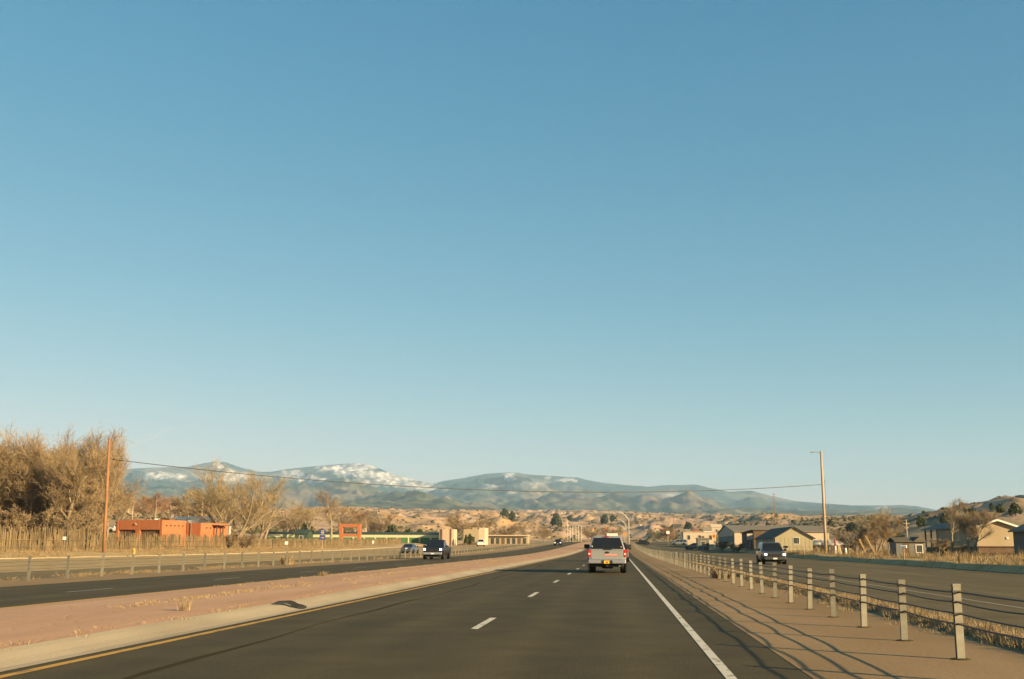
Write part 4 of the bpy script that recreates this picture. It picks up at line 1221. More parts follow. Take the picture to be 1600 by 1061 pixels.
for x in (-w*.5, -w*.1):
    MB().box(x-.5, x+.5, -.06, 0, .8, 2.2).build('window', M['winglass'], t)
Y = 330; X0, X1 = at(757, Y), at(824, Y); xc = (X0+X1)/2; w = (X1-X0)/2; z0 = gz(xc, Y); zt = zat(790, 836.5, Y)-z0
t = thing('low_shop', 'long low shop with a pale roof line right of the tan block', 'building', (xc, Y, z0))
MB().box(-w, w, .8, 8, -.6, zt-.2).build('wall', M['tan'], t)
MB().box(-w-.2, w+.2, -.2, 8.2, zt-.2, zt+.12).build('roof', M['roof_tan'], t)
for k in range(8):
    x = -w+2*w*(k+.5)/8
    MB().box(x-.55, x+.35, .74, .82, .1, zt-.8).build('shop_window', M['winglass' if k % 3 else 'brown'], t)
suv('white_trailer_truck', 'white box vehicle parked in front of the tan block', (at(751, 280), 280, gz(at(751, 280), 280)), R(8), 'p_white', False)

# --- right side: olive metal building
Y0, Y1 = 190, 217
X0, X1 = at(1212, Y0), at(1271, Y0)
zb_ = min(gz(X0, Y0), gz(X1, Y1))
bl = thing('metal_building', 'olive gabled metal building behind the right pole', 'building', (X0, Y0, zb_))
w = X1-X0; dp = Y1-Y0
he = zat(1212, 840, Y0)-zb_; hp = zat(1243, 823.5, Y0)-zb_
MB().loft([[(0, 0, -.5), (w, 0, -.5), (w, 0, he), (w/2, 0, hp), (0, 0, he)], [(0, dp, -.5), (w, dp, -.5), (w, dp, he), (w/2, dp, hp), (0, dp, he)]]).build('wall', M['olive'], bl)
for s in (0, 1):
    xa = -.35 if s == 0 else w+.35
    za = he-.35*(hp-he)/(w/2)
    MB().loft([[(xa, -.4, za), (w/2, -.4, hp), (w/2, -.4, hp+.12), (xa, -.4, za+.12)], [(xa, dp+.3, za), (w/2, dp+.3, hp), (w/2, dp+.3, hp+.12), (xa, dp+.3, za+.12)]]).build('roof', M['roof_dark'], bl)
for k in range(9):
    MB().box(.18+k*w/9.2, .21+k*w/9.2, -.025, -.002, -.4, he-.05).build('rib', M['olive'], bl)
window(bl, w*.47, w*.47+.95, 1.25, 2.25, -.002)
MB().box(-.04, .12, -.04, .02, -.4, he).build('corner_trim', M['cream'], bl)
for k in range(5):
    yy = 2.5+k*5
    window_side(bl, yy, yy+.9, 1.0, 2.1, -.002)
# brown shed behind it
Y0, Y1 = 222, 243; X0 = at(1178, Y0)
zb_ = min(gz(X0, Y0), gz(X0, Y1))
t = thing('brown_building', 'dark brown building with a sloping roof beyond the olive one', 'building', (X0, Y0, zb_))
ha = zat(1177, 828.5, Y0)-zb_; hb = zat(1158, 833.5, Y1)-zb_
MB().loft([[(0, 0, -1), (7, 0, -1), (7, 0, ha), (0, 0, ha)], [(0, Y1-Y0, -1), (7, Y1-Y0, -1), (7, Y1-Y0, hb), (0, Y1-Y0, hb)]]).build('wall', M['brown'], t)
MB().loft([[(-.3, -.3, ha+.003), (7.2, -.3, ha+.003), (7.2, -.3, ha+.15), (-.3, -.3, ha+.15)], [(-.3, Y1-Y0, hb+.003), (7.2, Y1-Y0, hb+.003), (7.2, Y1-Y0, hb+.15), (-.3, Y1-Y0, hb+.15)]]).build('roof', M['roof_dark'], t)
MB().box(-.06, .02, 3, 4.1, -.5, 2.0).build('door', M['dark'], t)
# long pale warehouse
Y0, Y1 = 272, 316; X0 = at(1148, Y0); X1 = X0+22
zb_ = min(gz(X0, Y0), gz(X1, Y0))-.3
t = thing('warehouse', 'long pale metal warehouse with a grey roof beyond the brown wall', 'building', (X0, Y0, zb_))
he = zat(1180, 831, Y0)-zb_; hp = zat(1180, 821.5, (Y0+Y1)/2)-zb_; dp = Y1-Y0; w = X1-X0
MB().loft([[(0, 0, -.5), (0, dp, -.5), (0, dp, he), (0, dp/2, hp), (0, 0, he)], [(w, 0, -.5), (w, dp, -.5), (w, dp, he), (w, dp/2, hp), (w, 0, he)]]).build('wall', M['cream'], t)
for s in (0, 1):
    ya = -.4 if s == 0 else dp+.4
    za = he-.4*(hp-he)/(dp/2)
    MB().loft([[(-.3, ya, za), (-.3, dp/2, hp), (-.3, dp/2, hp+.12), (-.3, ya, za+.12)], [(w+.3, ya, za), (w+.3, dp/2, hp), (w+.3, dp/2, hp+.12), (w+.3, ya, za+.12)]]).build('roof', M['roof_grey'], t)
MB().box(-.05, -.002, 2, dp-2, -.3, he-.9).build('end_panel', M['bluegrey'], t)
MB().box(-.12, -.052, 12, 17, -.3, he-1.6).build('roller_door', M['roof_grey'], t)
for k in range(3):
    MB().box(3+k*6, 4.2+k*6, -.04, .02, 1.2, 2.4).build('window', M['winglass'], t)
far_house(1068, 1119, 345, 832, 'long low tan building beside the orange diamond sign', 'cream', 'roof_tan', False, 10, 'low_building')
far_house(1100, 1112, 600, 824, 'white walled house far right on the scrubby slope', 'white', 'roof_grey')
far_house(1112, 1128, 640, 819, 'pale roofed house high on the scrubby slope', 'cream', 'roof_tan')
far_house(1064, 1079, 560, 827, 'small blue grey house among far bushes', 'bluegrey', 'roof_grey')
far_house(1084, 1092, 520, 828, 'tiny white building left of the far houses', 'white', 'roof_red')
far_house(1090, 1108, 232, 845, 'low grey roadside shed with a white end', 'bluegrey', 'roof_grey', False, 4, 'shed')

# --- mobile home with porch
Y0, Y1 = 150, 175
X0, X1 = at(1527, Y0), at(1591, Y0)
zb_ = gz((X0+X1)/2, (Y0+Y1)/2)-.1
mh = thing('mobile_home', 'tan mobile home with a white gable trim and a shaded porch', 'house', (X0, Y0, zb_))
w = X1-X0; dp = Y1-Y0
he = zat(1527, 823, Y0)-zb_; hp = zat(1566, 812.5, Y0)-zb_
fl = .75
MB().loft([[(0, 0, fl), (w, 0, fl), (w, 0, he), (w/2, 0, hp), (0, 0, he)], [(0, dp-7, fl), (w, dp-7, fl), (w, dp-7, he), (w/2, dp-7, hp), (0, dp-7, he)]]).build('wall', M['tan'], mh)
MB().box(.15, w-.15, .15, dp-.2, -.3, fl-.003).build('skirting', M['brown'], mh)
MB().box(.05, w-.05, dp-6.99, dp, fl-.15, fl-.004).build('porch_floor', M['wood_pale'], mh)
for s in (0, 1):
    xa = -.45 if s == 0 else w+.45
    za = he-.45*(hp-he)/(w/2)
    MB().loft([[(xa, -.5, za), (w/2, -.5, hp), (w/2, -.5, hp+.10), (xa, -.5, za+.10)], [(xa, dp+.3, za), (w/2, dp+.3, hp), (w/2, dp+.3, hp+.10), (xa, dp+.3, za+.10)]]).build('roof', M['roof_grey'], mh)
    MB().loft([[(xa, -.53, za-.12), (w/2, -.53, hp-.12), (w/2, -.53, hp+.13), (xa, -.53, za+.13)], [(xa, -.503, za-.12), (w/2, -.503, hp-.12), (w/2, -.503, hp+.13), (xa, -.503, za+.13)]]).build('barge_board', M['white'], mh)
for y in (dp-6.5, dp-3.3, dp-.2):
    MB().box(.05, .25, y-.1, y+.1, fl-.1, he-.1).build('porch_post', M['brown'], mh)
    MB().box(w-.25, w-.05, y-.1, y+.1, fl-.1, he-.1).build('porch_post', M['brown'], mh)
for y in (dp-6.0, dp-2.9):
    MB().box(.1, .16, y, y+2.4, fl+.8, fl+.9).build('porch_rail', M['brown'], mh)
for y in (2.5, 7.5, 12.5):
    window_side(mh, y, y+1.3, fl+.9, fl+2.1, -.002)
MB().box(-.05, .02, 10.2, 11.1, fl, fl+2.1).build('door', M['brown'], mh)
MB().box(w*.02, w*.98, -.03, -.001, fl-.02, fl+.12).build('base_trim', M['brown'], mh)
MB().box(w*.72, w*.72+.25, -.12, -.002, fl+1.0, fl+1.25).build('meter_box', M['white'], mh)
# --- blue grey house at the frame's edge
Y0 = 118; X0 = at(1584, Y0+15); zb_ = gz(X0+3, Y0+3)
t = thing('blue_house', 'blue grey sided house cut by the right frame edge', 'house', (X0, Y0, zb_))
he = zat(1583, 829, Y0+15)-zb_; w = 7.5; hp = he+1.6; dp = 15
MB().loft([[(0, 0, -.4), (w, 0, -.4), (w, 0, he), (w/2, 0, hp), (0, 0, he)], [(0, dp, -.4), (w, dp, -.4), (w, dp, he), (w/2, dp, hp), (0, dp, he)]]).build('wall', M['bluegrey'], t)
for s in (0, 1):
    xa = -.45 if s == 0 else w+.45
    za = he-.45*(hp-he)/(w/2)
    MB().loft([[(xa, -.5, za), (w/2, -.5, hp), (w/2, -.5, hp+.16), (xa, -.5, za+.16)], [(xa, dp+.3, za), (w/2, dp+.3, hp), (w/2, dp+.3, hp+.16), (xa, dp+.3, za+.16)]]).build('roof', M['roof_grey'], t)
window_side(t, 3, 4.2, 1.0, 2.0, -.002)
window(t, 3.0, 4.4, .9, 2.0, -.002)
# --- small dark shed
Y0 = 112; X0, X1 = at(1400, Y0), at(1446, Y0); zb_ = gz((X0+X1)/2, Y0+1)
t = thing('garden_shed', 'small dark grey shed with a gabled entry near the right verge', 'shed', (X0, Y0, zb_))
w = X1-X0; he = zat(1420, 847, Y0)-zb_; hp = zat(1430, 839.5, Y0)-zb_
MB().box(0, w, 0, 2.6, -.3, he).build('wall', M['bluegrey'], t)
MB().prism_x([(-.25, he+.003), (1.3, hp-.1), (2.85, he+.003), (2.85, he+.09), (1.3, hp), (-.25, he+.09)], -.2, w*.55).build('roof', M['roof_dark'], t)
MB().loft([[(w*.55, -.25, he), (w+.15, -.25, he), (w*.78, -.25, hp+.05)], [(w*.55, 2.8, he), (w+.15, 2.8, he), (w*.78, 2.8, hp+.05)]]).build('gable_roof', M['roof_dark'], t)
window(t, w*.68, w*.88, he*.35, he*.8, -.002)
MB().box(w*.25, w*.45, -.03, .02, 0, he*.9).build('door', M['brown'], t)

# --- weathered board fence with pale cap, post and wire fence
Y = 158; X0, X1 = at(1270, Y), at(1326, Y)
t = thing('board_fence', 'grey board fence with a white corrugated top behind the right pole', 'fence', (X0, Y, gz((X0+X1)/2, Y)))
n = 24; wd = (X1-X0)/n; zt = zat(1290, 850, Y)-t.location.z
bm_ = MB().box(0, wd*.9, 0, .03, -.2, zt).mesh('board', M['stick'])
for k in range(n):
    o = bpy.data.objects.new('board', bm_); COL.objects.link(o); o.parent = t; o.location = (k*wd, random.uniform(-.02, .02), random.uniform(-.08, .04))
cp = MB().box(0, wd*1.9, -.05, -.01, zt-.15, zt+.5).mesh('cap_panel', M['white'])
for k in range(n//2):
    o = bpy.data.objects.new('cap_panel', cp); COL.objects.link(o); o.parent = t; o.location = (k*wd*2, 0, random.uniform(-.05, .05))
X0, Y0 = at(1216, 142), 142
t = thing('wire_fence', 'thin post and wire fence before the olive building', 'fence', (X0, Y0, gz(X0, Y0)))
n = 10; stp = 1.55
for k in range(n):
    x = k*stp
    MB().tube([(x, 0, -.3), (x, 0, 1.45 + random.uniform(-.05, .05))], .035, 6).build('post', M['wood_pale'], t)
for zz in (.5, .95, 1.4):
    MB().tube([(k*stp/2, 0, zz - (.05 if k % 2 else 0)) for k in range((n-1)*2+1)], .012, 4).build('wire', M['cable'], t)
# --- leaning planks
for px, dx, lab in ((1359, -1.0, 'longer yellow plank leaning in the dry brush at right'), (1346, -.6, 'shorter yellow plank leaning left of the longer one')):
    Y = 128; X = at(px, Y); z = gz(X, Y)
    L_ = zat(px, 837 if px == 1359 else 842, Y)-z
    tag(MB().loft([[(X+.35-dx*.3, Y-.03, z-.1), (X+.55-dx*.3, Y-.03, z-.1), (X+.55-dx*.3, Y+.03, z-.1), (X+.35-dx*.3, Y+.03, z-.1)], [(X+dx*.5, Y-.03, z+L_), (X+.2+dx*.5, Y-.03, z+L_), (X+.2+dx*.5, Y+.03, z+L_), (X+dx*.5, Y+.03, z+L_)]]).build('leaning_plank', M['plank']), lab, 'plank')

# ------------------------------------------------------------------ stick fence on the left
FX = -56.6
t = thing('stick_fence', 'long weathered upright stick fence along the left verge', 'fence', (FX, 78, 0))
rng = random.Random(5)
variants = []
for k in range(6):
    h = (1.85, 2.0, 2.05, 1.75, 1.9, 2.12)[k]
    mb = MB().tube([(0, 0, -.5), (.02*(k-3), 0, h*.5), (.015*(3-k), .01, h)], [.045, .042, .028], 5)
    variants.append(mb.mesh('stake', M['stick']))
y = 78.0; cnt = 0
rest = MB()
while y < 292:
    gap = 0.100 if y < 117 else 0.085
    y += gap*rng.uniform(.8, 1.3)
    if rng.random() < .02: y += .12
    x = rng.uniform(-.06, .06); z = gz(FX+x, y)
    vis = 101 < y < 128
    if vis and cnt < 295:
        o = bpy.data.objects.new('stake', rng.choice(variants)); COL.objects.link(o); o.parent = t
        o.location = (x, y-78, z); o.rotation_euler = (rng.gauss(0, .03), rng.gauss(0, .02), rng.uniform(0, 6)); o.scale = (1, 1, rng.uniform(.78, 1.08)*(1.22 if y < 117 else 1.0 if y < 160 else .85)); cnt += 1
    else:
        h = rng.uniform(1.5, 2.15)*(1.22 if y < 117 else 1.0 if y < 160 else float(np.interp(y, [160, 240], [.92, .70]))); lx = rng.gauss(0, .04); ly = rng.gauss(0, .05)
        rest.tube([(x, y-78, z-.4), (x+lx, y-78+ly, z+h)], [.046, .032], 4)
stuff(rest.build('stakes', M['stick'], t))
for zz in (.5, 1.15):
    MB().tube([(.09, yy-78, gz(FX, yy)+zz) for yy in range(79, 292, 8)], .035, 5).build('rail', M['stick'], t)

# ------------------------------------------------------------------ the traffic
def silver_pickup():
    t = thing('pickup_truck', 'silver pickup with a dark rear window and red sticker in our lane', 'pickup truck', (-.56, 59.0+2.9, 0), 0)
    p = 'p_silver'
    h = [(-2.9, .66, 1.18, .95, .96), (-2.84, .55, 1.24, .99, .98), (-2.2, .50, 1.24, 1.005, .99), (-.6, .48, 1.24, 1.005, .99), (1.3, .48, 1.22, 1.005, .99), (2.6, .50, 1.16, .99, .93), (2.9, .58, 1.06, .95, .90)]
    MB().loft([ring_hull(*k) for k in h], True).build('body', M[p], t, bevel=.03)
    # canopy over the bed and cab in one roof line
    def house(y0, y1, u0, u1, zb, zt, wb, wt, nm):
        zm = zt-.06
        MB().loft([[(-wb, y0, zb), (wb, y0, zb), (wb, y1, zb), (-wb, y1, zb)], [(-wt, u0, zm), (wt, u0, zm), (wt, u1, zm), (-wt, u1, zm)],
                   [(-wt+.12, u0+.10, zt), (wt-.12, u0+.10, zt), (wt-.12, u1-.15, zt), (-wt+.12, u1-.15, zt)]], True).build(nm, M[p], t, bevel=.05)
    house(-2.86, -.66, -2.62, -.62, 1.22, 1.90, .93, .75, 'canopy')
    house(-.655, 1.75, -.60, .80, 1.20, 1.93, .94, .76, 'cabin')
    zb, zm = 1.22, 1.84
    gl = pane(t, 'rear_window', M['glass'], [(-.93, -2.86, zb), (.93, -2.86, zb), (.75, -2.62, zm), (-.75, -2.62, zm)], .075, .012)
    MB().box(-.035, .05, -2.80, -2.74, 1.26, 1.30).build('handle', M['black'], gl)
    MB().box(-.80, -.74, -2.868, -2.862, 1.34, 1.40).build('decal', M['plate_white'], gl)
    MB().box(.71, .77, -2.868, -2.862, 1.32, 1.38).build('decal', M['sign_orange'], gl)
    pane(t, 'windscreen', M['glass'], [(.94, 1.75, 1.20), (-.94, 1.75, 1.20), (-.76, .80, 1.87), (.76, .80, 1.87)], .09)
    for s in (1, -1):
        for y0, y1, u0, u1, wb, wt, za, zc in ((-2.6, -.75, -2.4, -.72, .93, .75, 1.22, 1.84), (-.55, .5, -.50, .18, .94, .76, 1.2, 1.87), (.5, 1.6, .18, .76, .94, .76, 1.2, 1.87)):
            q = [(s*wb, y0, za), (s*wb, y1, za), (s*wt, u1, zc), (s*wt, u0, zc)]
            if s < 0: q = [q[1], q[0], q[3], q[2]]
            pane(t, 'side_window', M['glass'], q, .09)
        MB().box(*sorted((s*.99, s*1.30)), .95, 1.10, 1.24, 1.48).build('mirror', M['black'], t, bevel=.03)
        tl = MB().box(*sorted((s*.855, s*.985)), -2.945, -2.80, .83, 1.20).build('tail_light', M['tail'], t, bevel=.02)
        MB().box(*sorted((s*.875, s*.965)), -2.952, -2.944, .95, 1.03).build('reverse_lamp', M['plate_white'], tl)
        for wy in (-1.75, 1.95):
            wheel(t, s*.82, wy, .41, .28, s)
            MB().lathe_x([(0, .49), (s*.012, .49)], (s*1.005, wy, .42), 22).build('wheel_arch', M['black'], t)
    g = MB().box(-.84, .84, -2.925, -2.885, .74, 1.20).build('tailgate', M[p], t, bevel=.02)
    MB().box(-.80, .80, -2.94, -2.922, .72, .76).build('tailgate_crease', M['p_silver'], g)
    MB().box(-.80, .80, -2.945, -2.90, 1.175, 1.215).build('spoiler_lip', M[p], g, bevel=.01)
    MB().box(-.20, .24, -2.955, -2.90, 1.19, 1.245).build('latch_panel', M['black'], g)
    em = MB(); n = 20
    em.loft([[(.12*math.cos(2*math.pi*k/n), -2.93-d, 1.06+.055*math.sin(2*math.pi*k/n)) for k in range(n)] for d in (0, .012)])
    em.build('emblem', M['black'], g)
    stk = MB().box(-.02-.1, .55, -2.932, -2.926, .90, .985).build('sticker', M['sticker'], g)
    for k in range(8):
        x = -.09+k*.079
        MB().box(x, x+.045, -2.936, -2.9325, .925, .962).build('letter', M['plate_white'], stk)
    bp = MB().box(-.97, .97, -3.06, -2.86, .49, .71).build('bumper', M['chrome'], t, bevel=.04)
    MB().box(-.30, .28, -3.068, -3.055, .49, .66).build('plate_recess', M['black'], bp)
    MB().box(-.16, .12, -3.08, -3.069, .50, .645).build('licence_plate', M['plate_yellow'], bp)
    MB().box(-.07, .06, -3.084, -3.081, .53, .60).build('plate_numerals', M['red'], bp)
    MB().box(-.11, .11, -2.70, -2.62, 1.86, 1.91).build('brake_lamp', M['tail'], t)
    MB().box(-.85, .85, -2.75, 2.6, .33, .56).build('underbody', M['black'], t)
    MB().lathe_x([(-.32, .05), (-.25, .14), (.25, .14), (.32, .05)], (0, -1.75, .36), 12).build('rear_axle', M['black'], t)
    MB().box(-.05, .05, -3.0, -2.6, .33, .42).build('tow_hitch', M['black'], t)
    MB().tube([(.62, -2.2, .40), (.64, -2.85, .38)], .04, 8).build('exhaust_pipe', M['chrome'], t)
silver_pickup()
pickup('pickup_truck', 'black pickup with lit headlights coming towards us on the left', (-18.0, 112, 0), R(180), 'p_black', True)
sedan('sedan', 'dark sedan driving away on the left service road', (at(641, 168), 168, float(road_z(168))), R(-3), 'p_blue')
suv('oncoming_suv', 'grey suv with lit headlights on the right frontage road', (12.45, 94, 0), R(180), 'p_grey', True)
suv('oncoming_suv', 'distant black car with headlights on in the oncoming lanes', (at(872, 310), 310, float(road_z(310))), R(180), 'p_black', True)
suv('suv', 'dark grey suv half hidden ahead of the silver pickup', (.05, 104, 0), 0, 'p_tan', False)
sedan('sedan', 'white car far ahead in the passing lane', (-4.7, 255, float(road_z(255))), 0, 'p_white')
# box truck ahead
Y = 235
t = thing('box_truck', 'white box truck far ahead above the silver pickup roof', 'truck', (-1.15, Y, float(road_z(Y))))
MB().box(-1.15, 1.15, 0, 5.2, .75, 3.35).build('cargo_box', M['p_white'], t, bevel=.04)
MB().box(-1.0, 1.0, 5.25, 7.3, .7, 2.3).build('cab', M['p_white'], t, bevel=.15)
MB().box(-1.05, 1.05, -.06, -.002, .85, 3.15).build('rear_door', M['white'], t)
for s in (1, -1):
    MB().box(*sorted((s*.8, s*1.1)), -.08, -.01, .55, .72).build('tail_light', M['tail'], t)
    for wy in (1.2, 6.2): wheel(t, s*.9, wy, .45, .3, s)
MB().box(-.9, .9, .1, 7.2, .5, .74).build('chassis', M['black'], t)
suv('parked_car', 'silver car parked off the far right frontage road', (at(1062, 330), 330, gz(at(1062, 330), 330)), R(75), 'p_silver', False)
sedan('sedan', 'dark car waiting beyond the right barrier in the distance', (at(1003, 330), 330, float(road_z(330))), R(90), 'p_black')
sedan('parked_car', 'dark car parked by the low grey roadside shed', (at(1086, 250), 250, gz(at(1086, 250), 250)), R(60), 'p_grey')

# --- torn tyre strip on the median kerb
mb = MB(); pts = []
for k in range(13):
    u = k/12
    pts.append((-7.42+.50*u+.04*math.sin(u*9), 24.25+.55*u+.1*math.sin(u*5), .155+.05*math.sin(u*math.pi)*(1 if u < .6 else .5)-.13*u))
rings = []
for i, p in enumerate(pts):
    wv = .13*(1-.55*abs(i/12-.35))
    rings.append([(p[0]-.2*wv, p[1]-wv, p[2]+.01), (p[0]+.2*wv, p[1]+wv, p[2]+.035), (p[0]+.2*wv, p[1]+wv, p[2]+.005), (p[0]-.2*wv, p[1]-wv, p[2]-.02)])
mb.loft(rings)
tag(mb.build('tyre_scrap', M['rubber']), 'curled black strip of torn tyre on the median kerb', 'debris')

# ------------------------------------------------------------------ trees
TH = 'bare trees crowding behind the stick fence'
for k, (key, px, py, Y, rz, wd, lab) in enumerate((
    ('thicket_a', -30, 698, 128, .3, 1.1, 'bare brown tree cut by the left frame edge'),
    ('thicket_b', 10, 702, 134, 1.4, 1.0, 'bare brown tree second from the left frame edge'),
    ('thicket_c', 36, 700, 126, 2.2, 1.1, 'bare tree with a pale trunk left of the tallest one'),
    ('thicket_a', 62, 690, 140, 3.3, 1.0, 'wide bare tree just left of the tallest crown'),
    ('thicket_b', 108, 671, 132, 4.1, .95, 'tallest bare tree in the thicket at left'),
    ('thicket_c', 90, 700, 124, 5.2, 1.1, 'bare tree with a forked white trunk near the fence'),
    ('thicket_a', 126, 690, 142, .9, .75, 'bare tree on the right flank of the thicket'),
    ('thin', 168, 686, 130, 2.5, .55, 'slender pale limbed tree right behind the left utility pole'),
    ('thicket_b', 55, 712, 150, 2.9, 1.25, 'broad bare tree deep inside the thicket'), ('thicket_a', 88, 705, 155, 5.0, 1.2, 'broad bare tree behind the forked white trunk'), ('thicket_c', 20, 712, 148, .2, 1.3, 'bare tree filling the back of the thicket at far left'),
    ('brush', 8, 795, 121, .6, 1.2, 'sunlit brush at the fence under the left frame edge'), ('brush', 52, 792, 122, 1.9, 1.2, 'sunlit brush at the fence left of the forked trunk'), ('brush', 112, 796, 121, 2.7, 1.1, 'sunlit brush at the fence right of the forked trunk'),
    ('brush', 142, 775, 126, 1.2, .7, 'dense brown brush at the foot of the thicket, beside the pole'),
    ('brush', 118, 755, 130, 3.2, 1.0, 'tangled brush under the tallest bare tree'),
    ('brush', 70, 756, 131, 4.0, 1.05, 'tangled brush under the middle of the thicket'),
    ('brush', 22, 756, 129, 5.5, 1.1, 'tangled brush at the left end of the thicket'))):
    tree(key, px, py, Y, lab, rz, wd, group=TH)
tree('gold_a', 362, 724, 196, 'big golden bare cottonwood right of the orange house', .4, 1.05)
tree('gold_b', 404, 755, 205, 'lower golden bare tree leaning right of the big cottonwood', 2.0, 1.15)
tree('brush', 360, 832, 160, 'grey brown bush under the big golden cottonwood', 1.0, 1.2, 'bare_bush')
tree('brush', 384, 834, 166, 'low tangled bush at the right foot of the cottonwood', 2.4, 1.4, 'bare_bush')
tree('thin', 517, 766, 235, 'bare dark tree behind the blue route sign', 1.0, 1.25)
tree('gold_b', 470, 780, 300, 'pale bare tree left of the dark tree by the route sign', 3.0, 1.2)
FT = 'hazy bare trees on the left rise'
for k, (key, px, py, Y, wd, lab) in enumerate((
    ('far', 182, 768, 300, 1.0, 'brown bare tree just right of the left pole'), ('far', 212, 772, 420, 1.3, 'brown bare tree above the parked white van'),
    ('red', 238, 770, 380, 1.5, 'reddish bare tree above the orange house'), ('red', 262, 776, 430, 1.4, 'second reddish bare tree right of the first'),
    ('far', 300, 770, 300, 1.5, 'brown bare tree left of the golden cottonwood'), ('far', 322, 764, 340, 1.4, 'tall brown tree half behind the golden cottonwood'),
    ('far', 445, 788, 330, 1.6, 'bare scrubby tree right of the golden trees'), ('far', 548, 792, 330, 1.4, 'bare tree over the orange portal frame'),
    ('far', 590, 803, 400, 1.7, 'brown bare tree right of the little red roofed house'), ('far', 730, 801, 345, 1.5, 'wide brown bare tree behind the tan block'),
    ('far', 752, 812, 360, 1.6, 'brown bare tree touching the cream block corner'), ('far', 790, 818, 400, 1.8, 'pale bare tree above the low shop'),
    ('gold_b', 822, 812, 420, 1.4, 'golden bare tree at the right end of the low shop'), ('far', 850, 822, 450, 1.6, 'bare brush tree left of the far white poles'),
    ('far', 925, 824, 640, 1.9, 'brown trees beyond the junction, left of the signals'), ('far', 957, 822, 660, 2.0, 'brown trees beyond the junction under the red lamps'))):
    tree(key, px, py, Y, lab, k*1.1, wd, group=FT)
for k, (key, px, py, Y, wd, lab) in enumerate((
    ('gold_b', 1368, 792, 155, 1.05, 'round golden bare tree between the right pole and shed'), ('thicket_b', 1385, 802, 150, 1.0, 'darker bare tree close right of the golden one'),
    ('brush', 1345, 822, 150, 1.3, 'thorny brush at the left foot of the golden tree'), ('thin', 1487, 778, 138, 1.15, 'bare tree in front of the mobile home porch'),
    ('thicket_c', 1515, 795, 134, 1.2, 'bare tree against the shaded mobile home side'), ('brush', 1470, 842, 132, 1.2, 'bushy twigs left under the porch tree'),
    ('brush', 1500, 852, 128, 1.2, 'bushy twigs in front of the mobile home wall'), ('far', 1030, 826, 520, 2.0, 'reddish brown trees past the far right pole'),
    ('red', 1045, 822, 430, 1.4, 'reddish bare tree by the white road sign'), ('far', 1078, 828, 450, 1.7, 'bare tree behind the long tan building'),
    ('brush', 1128, 845, 235, 1.5, 'yellow brush heap before the warehouse end'), ('brush', 1150, 848, 205, 1.8, 'yellow brush heap left of the brown wall'))):
    tree(key, px, py, Y, lab, k*1.3, wd, 'bare_bush' if key == 'brush' else 'bare_tree')
for k, (px, Y, w_, h_, lab) in enumerate((
    (472, 330, 5.5, 5.5, 'dark evergreen left of the bare dark tree'), (484, 335, 4.5, 4.5, 'second dark evergreen beside the first'),
    (612, 360, 7, 5.0, 'dark evergreen bush above the storage roof'), (636, 365, 6, 3.8, 'evergreen bush with yellowish edge near the storage roof'),
    (655, 370, 5, 3.5, 'smaller evergreen bush right of the others on the slope'), (672, 362, 4.5, 2.8, 'low evergreen bush next to the pink block'))):
    juniper(px, Y, w_, h_, lab, k, 'evergreen_bush')
for k, (px, Y, w_, h_, lab) in enumerate((
    (789, 1200, 13, 10, 'dark juniper on the badlands, left of a pair'), (801, 1150, 12, 10, 'dark juniper on the badlands, right of a pair'),
    (869, 1100, 15, 14, 'large dark juniper on the slope above the black oncoming car'), (890, 1400, 12, 9, 'juniper below the pink bluff'),
    (945, 1250, 15, 11, 'dark juniper clump over the silver pickup'), (958, 1350, 14, 9, 'juniper cluster beside the pale gullies'),
    (1076, 900, 11, 9, 'juniper above the small blue grey house'), (1200, 560, 5, 5, 'dark round juniper on the hill left of the crest pole'), (1191, 565, 4, 3.5, 'small juniper left of the round one on the crest'),
    (1333, 420, 6, 3.2, 'spreading juniper on the orange slope right of the tall pole'), (1300, 500, 5, 3, 'juniper halfway up the orange slope'), (1261, 520, 5, 2.6, 'low juniper above the olive roof'),
    (1566, 330, 3.6, 3.0, 'dark juniper on the rocky hilltop at right'), (1553, 335, 2.0, 2.0, 'small juniper left of the hilltop one'), (1590, 300, 4.5, 3.2, 'juniper above the blue grey house roof'),
    (1480, 300, 4.0, 3.0, 'juniper on the rocky slope behind the mobile home'), (1440, 330, 4.0, 3.0, 'juniper on the shaded hill flank'), (1405, 240, 4.0, 2.5, 'low juniper left of the dark hill flank'), (1520, 320, 5.0, 2.4, 'spreading juniper on the hill over the mobile home'))):
    juniper(px, Y, w_, h_, lab, k, 'juniper_tree', -.2)
juniper(735, 300, 2.6, 2.6, 'small dark shrub before the tan block', 1, 'evergreen_bush')
juniper(728, 298, 1.6, 2.6, 'narrow dark shrub left of the other one at the tan block', 2, 'evergreen_bush')

# --- scrub sprinkled over the far slopes: nobody could count it
rng = np.random.default_rng(9)
N = 42000
Yv = np.exp(rng.uniform(np.log(380), np.log(3500), N))
pxv = rng.uniform(-150, 1750, N)
_dd = ray(pxv, np.full(N, 835.0)); Xv = _dd[0]/_dd[1]*Yv
keep = (Yv > 640) | (np.abs(Xv+12) > 50)
keep &= (fbm(Xv/60, Yv/110, 3, 77) > rng.uniform(.22, .72, N))
keep &= ~((col(Xv, Yv) > 1370) & (Yv < 900) & (rng.uniform(0, 1, N) < .75))
Xv, Yv = Xv[keep], Yv[keep]; Zv = ground_z(Xv, Yv); n = len(Xv)
sz = np.minimum(0.3+rng.gamma(1.6, .24, n)*(0.7+Yv*.0005)+Yv*0.00028, 3.6)
ux = np.array([[1, 0, .35], [.2, .95, .3], [-.9, .35, .4], [-.3, -.9, .35], [.75, -.65, .3], [.15, .1, 1.0]])
jit = rng.uniform(.6, 1.25, (n, 6, 1))
V = np.stack([Xv, Yv, Zv-.15], 1)[:, None, :] + ux[None]*jit*sz[:, None, None]
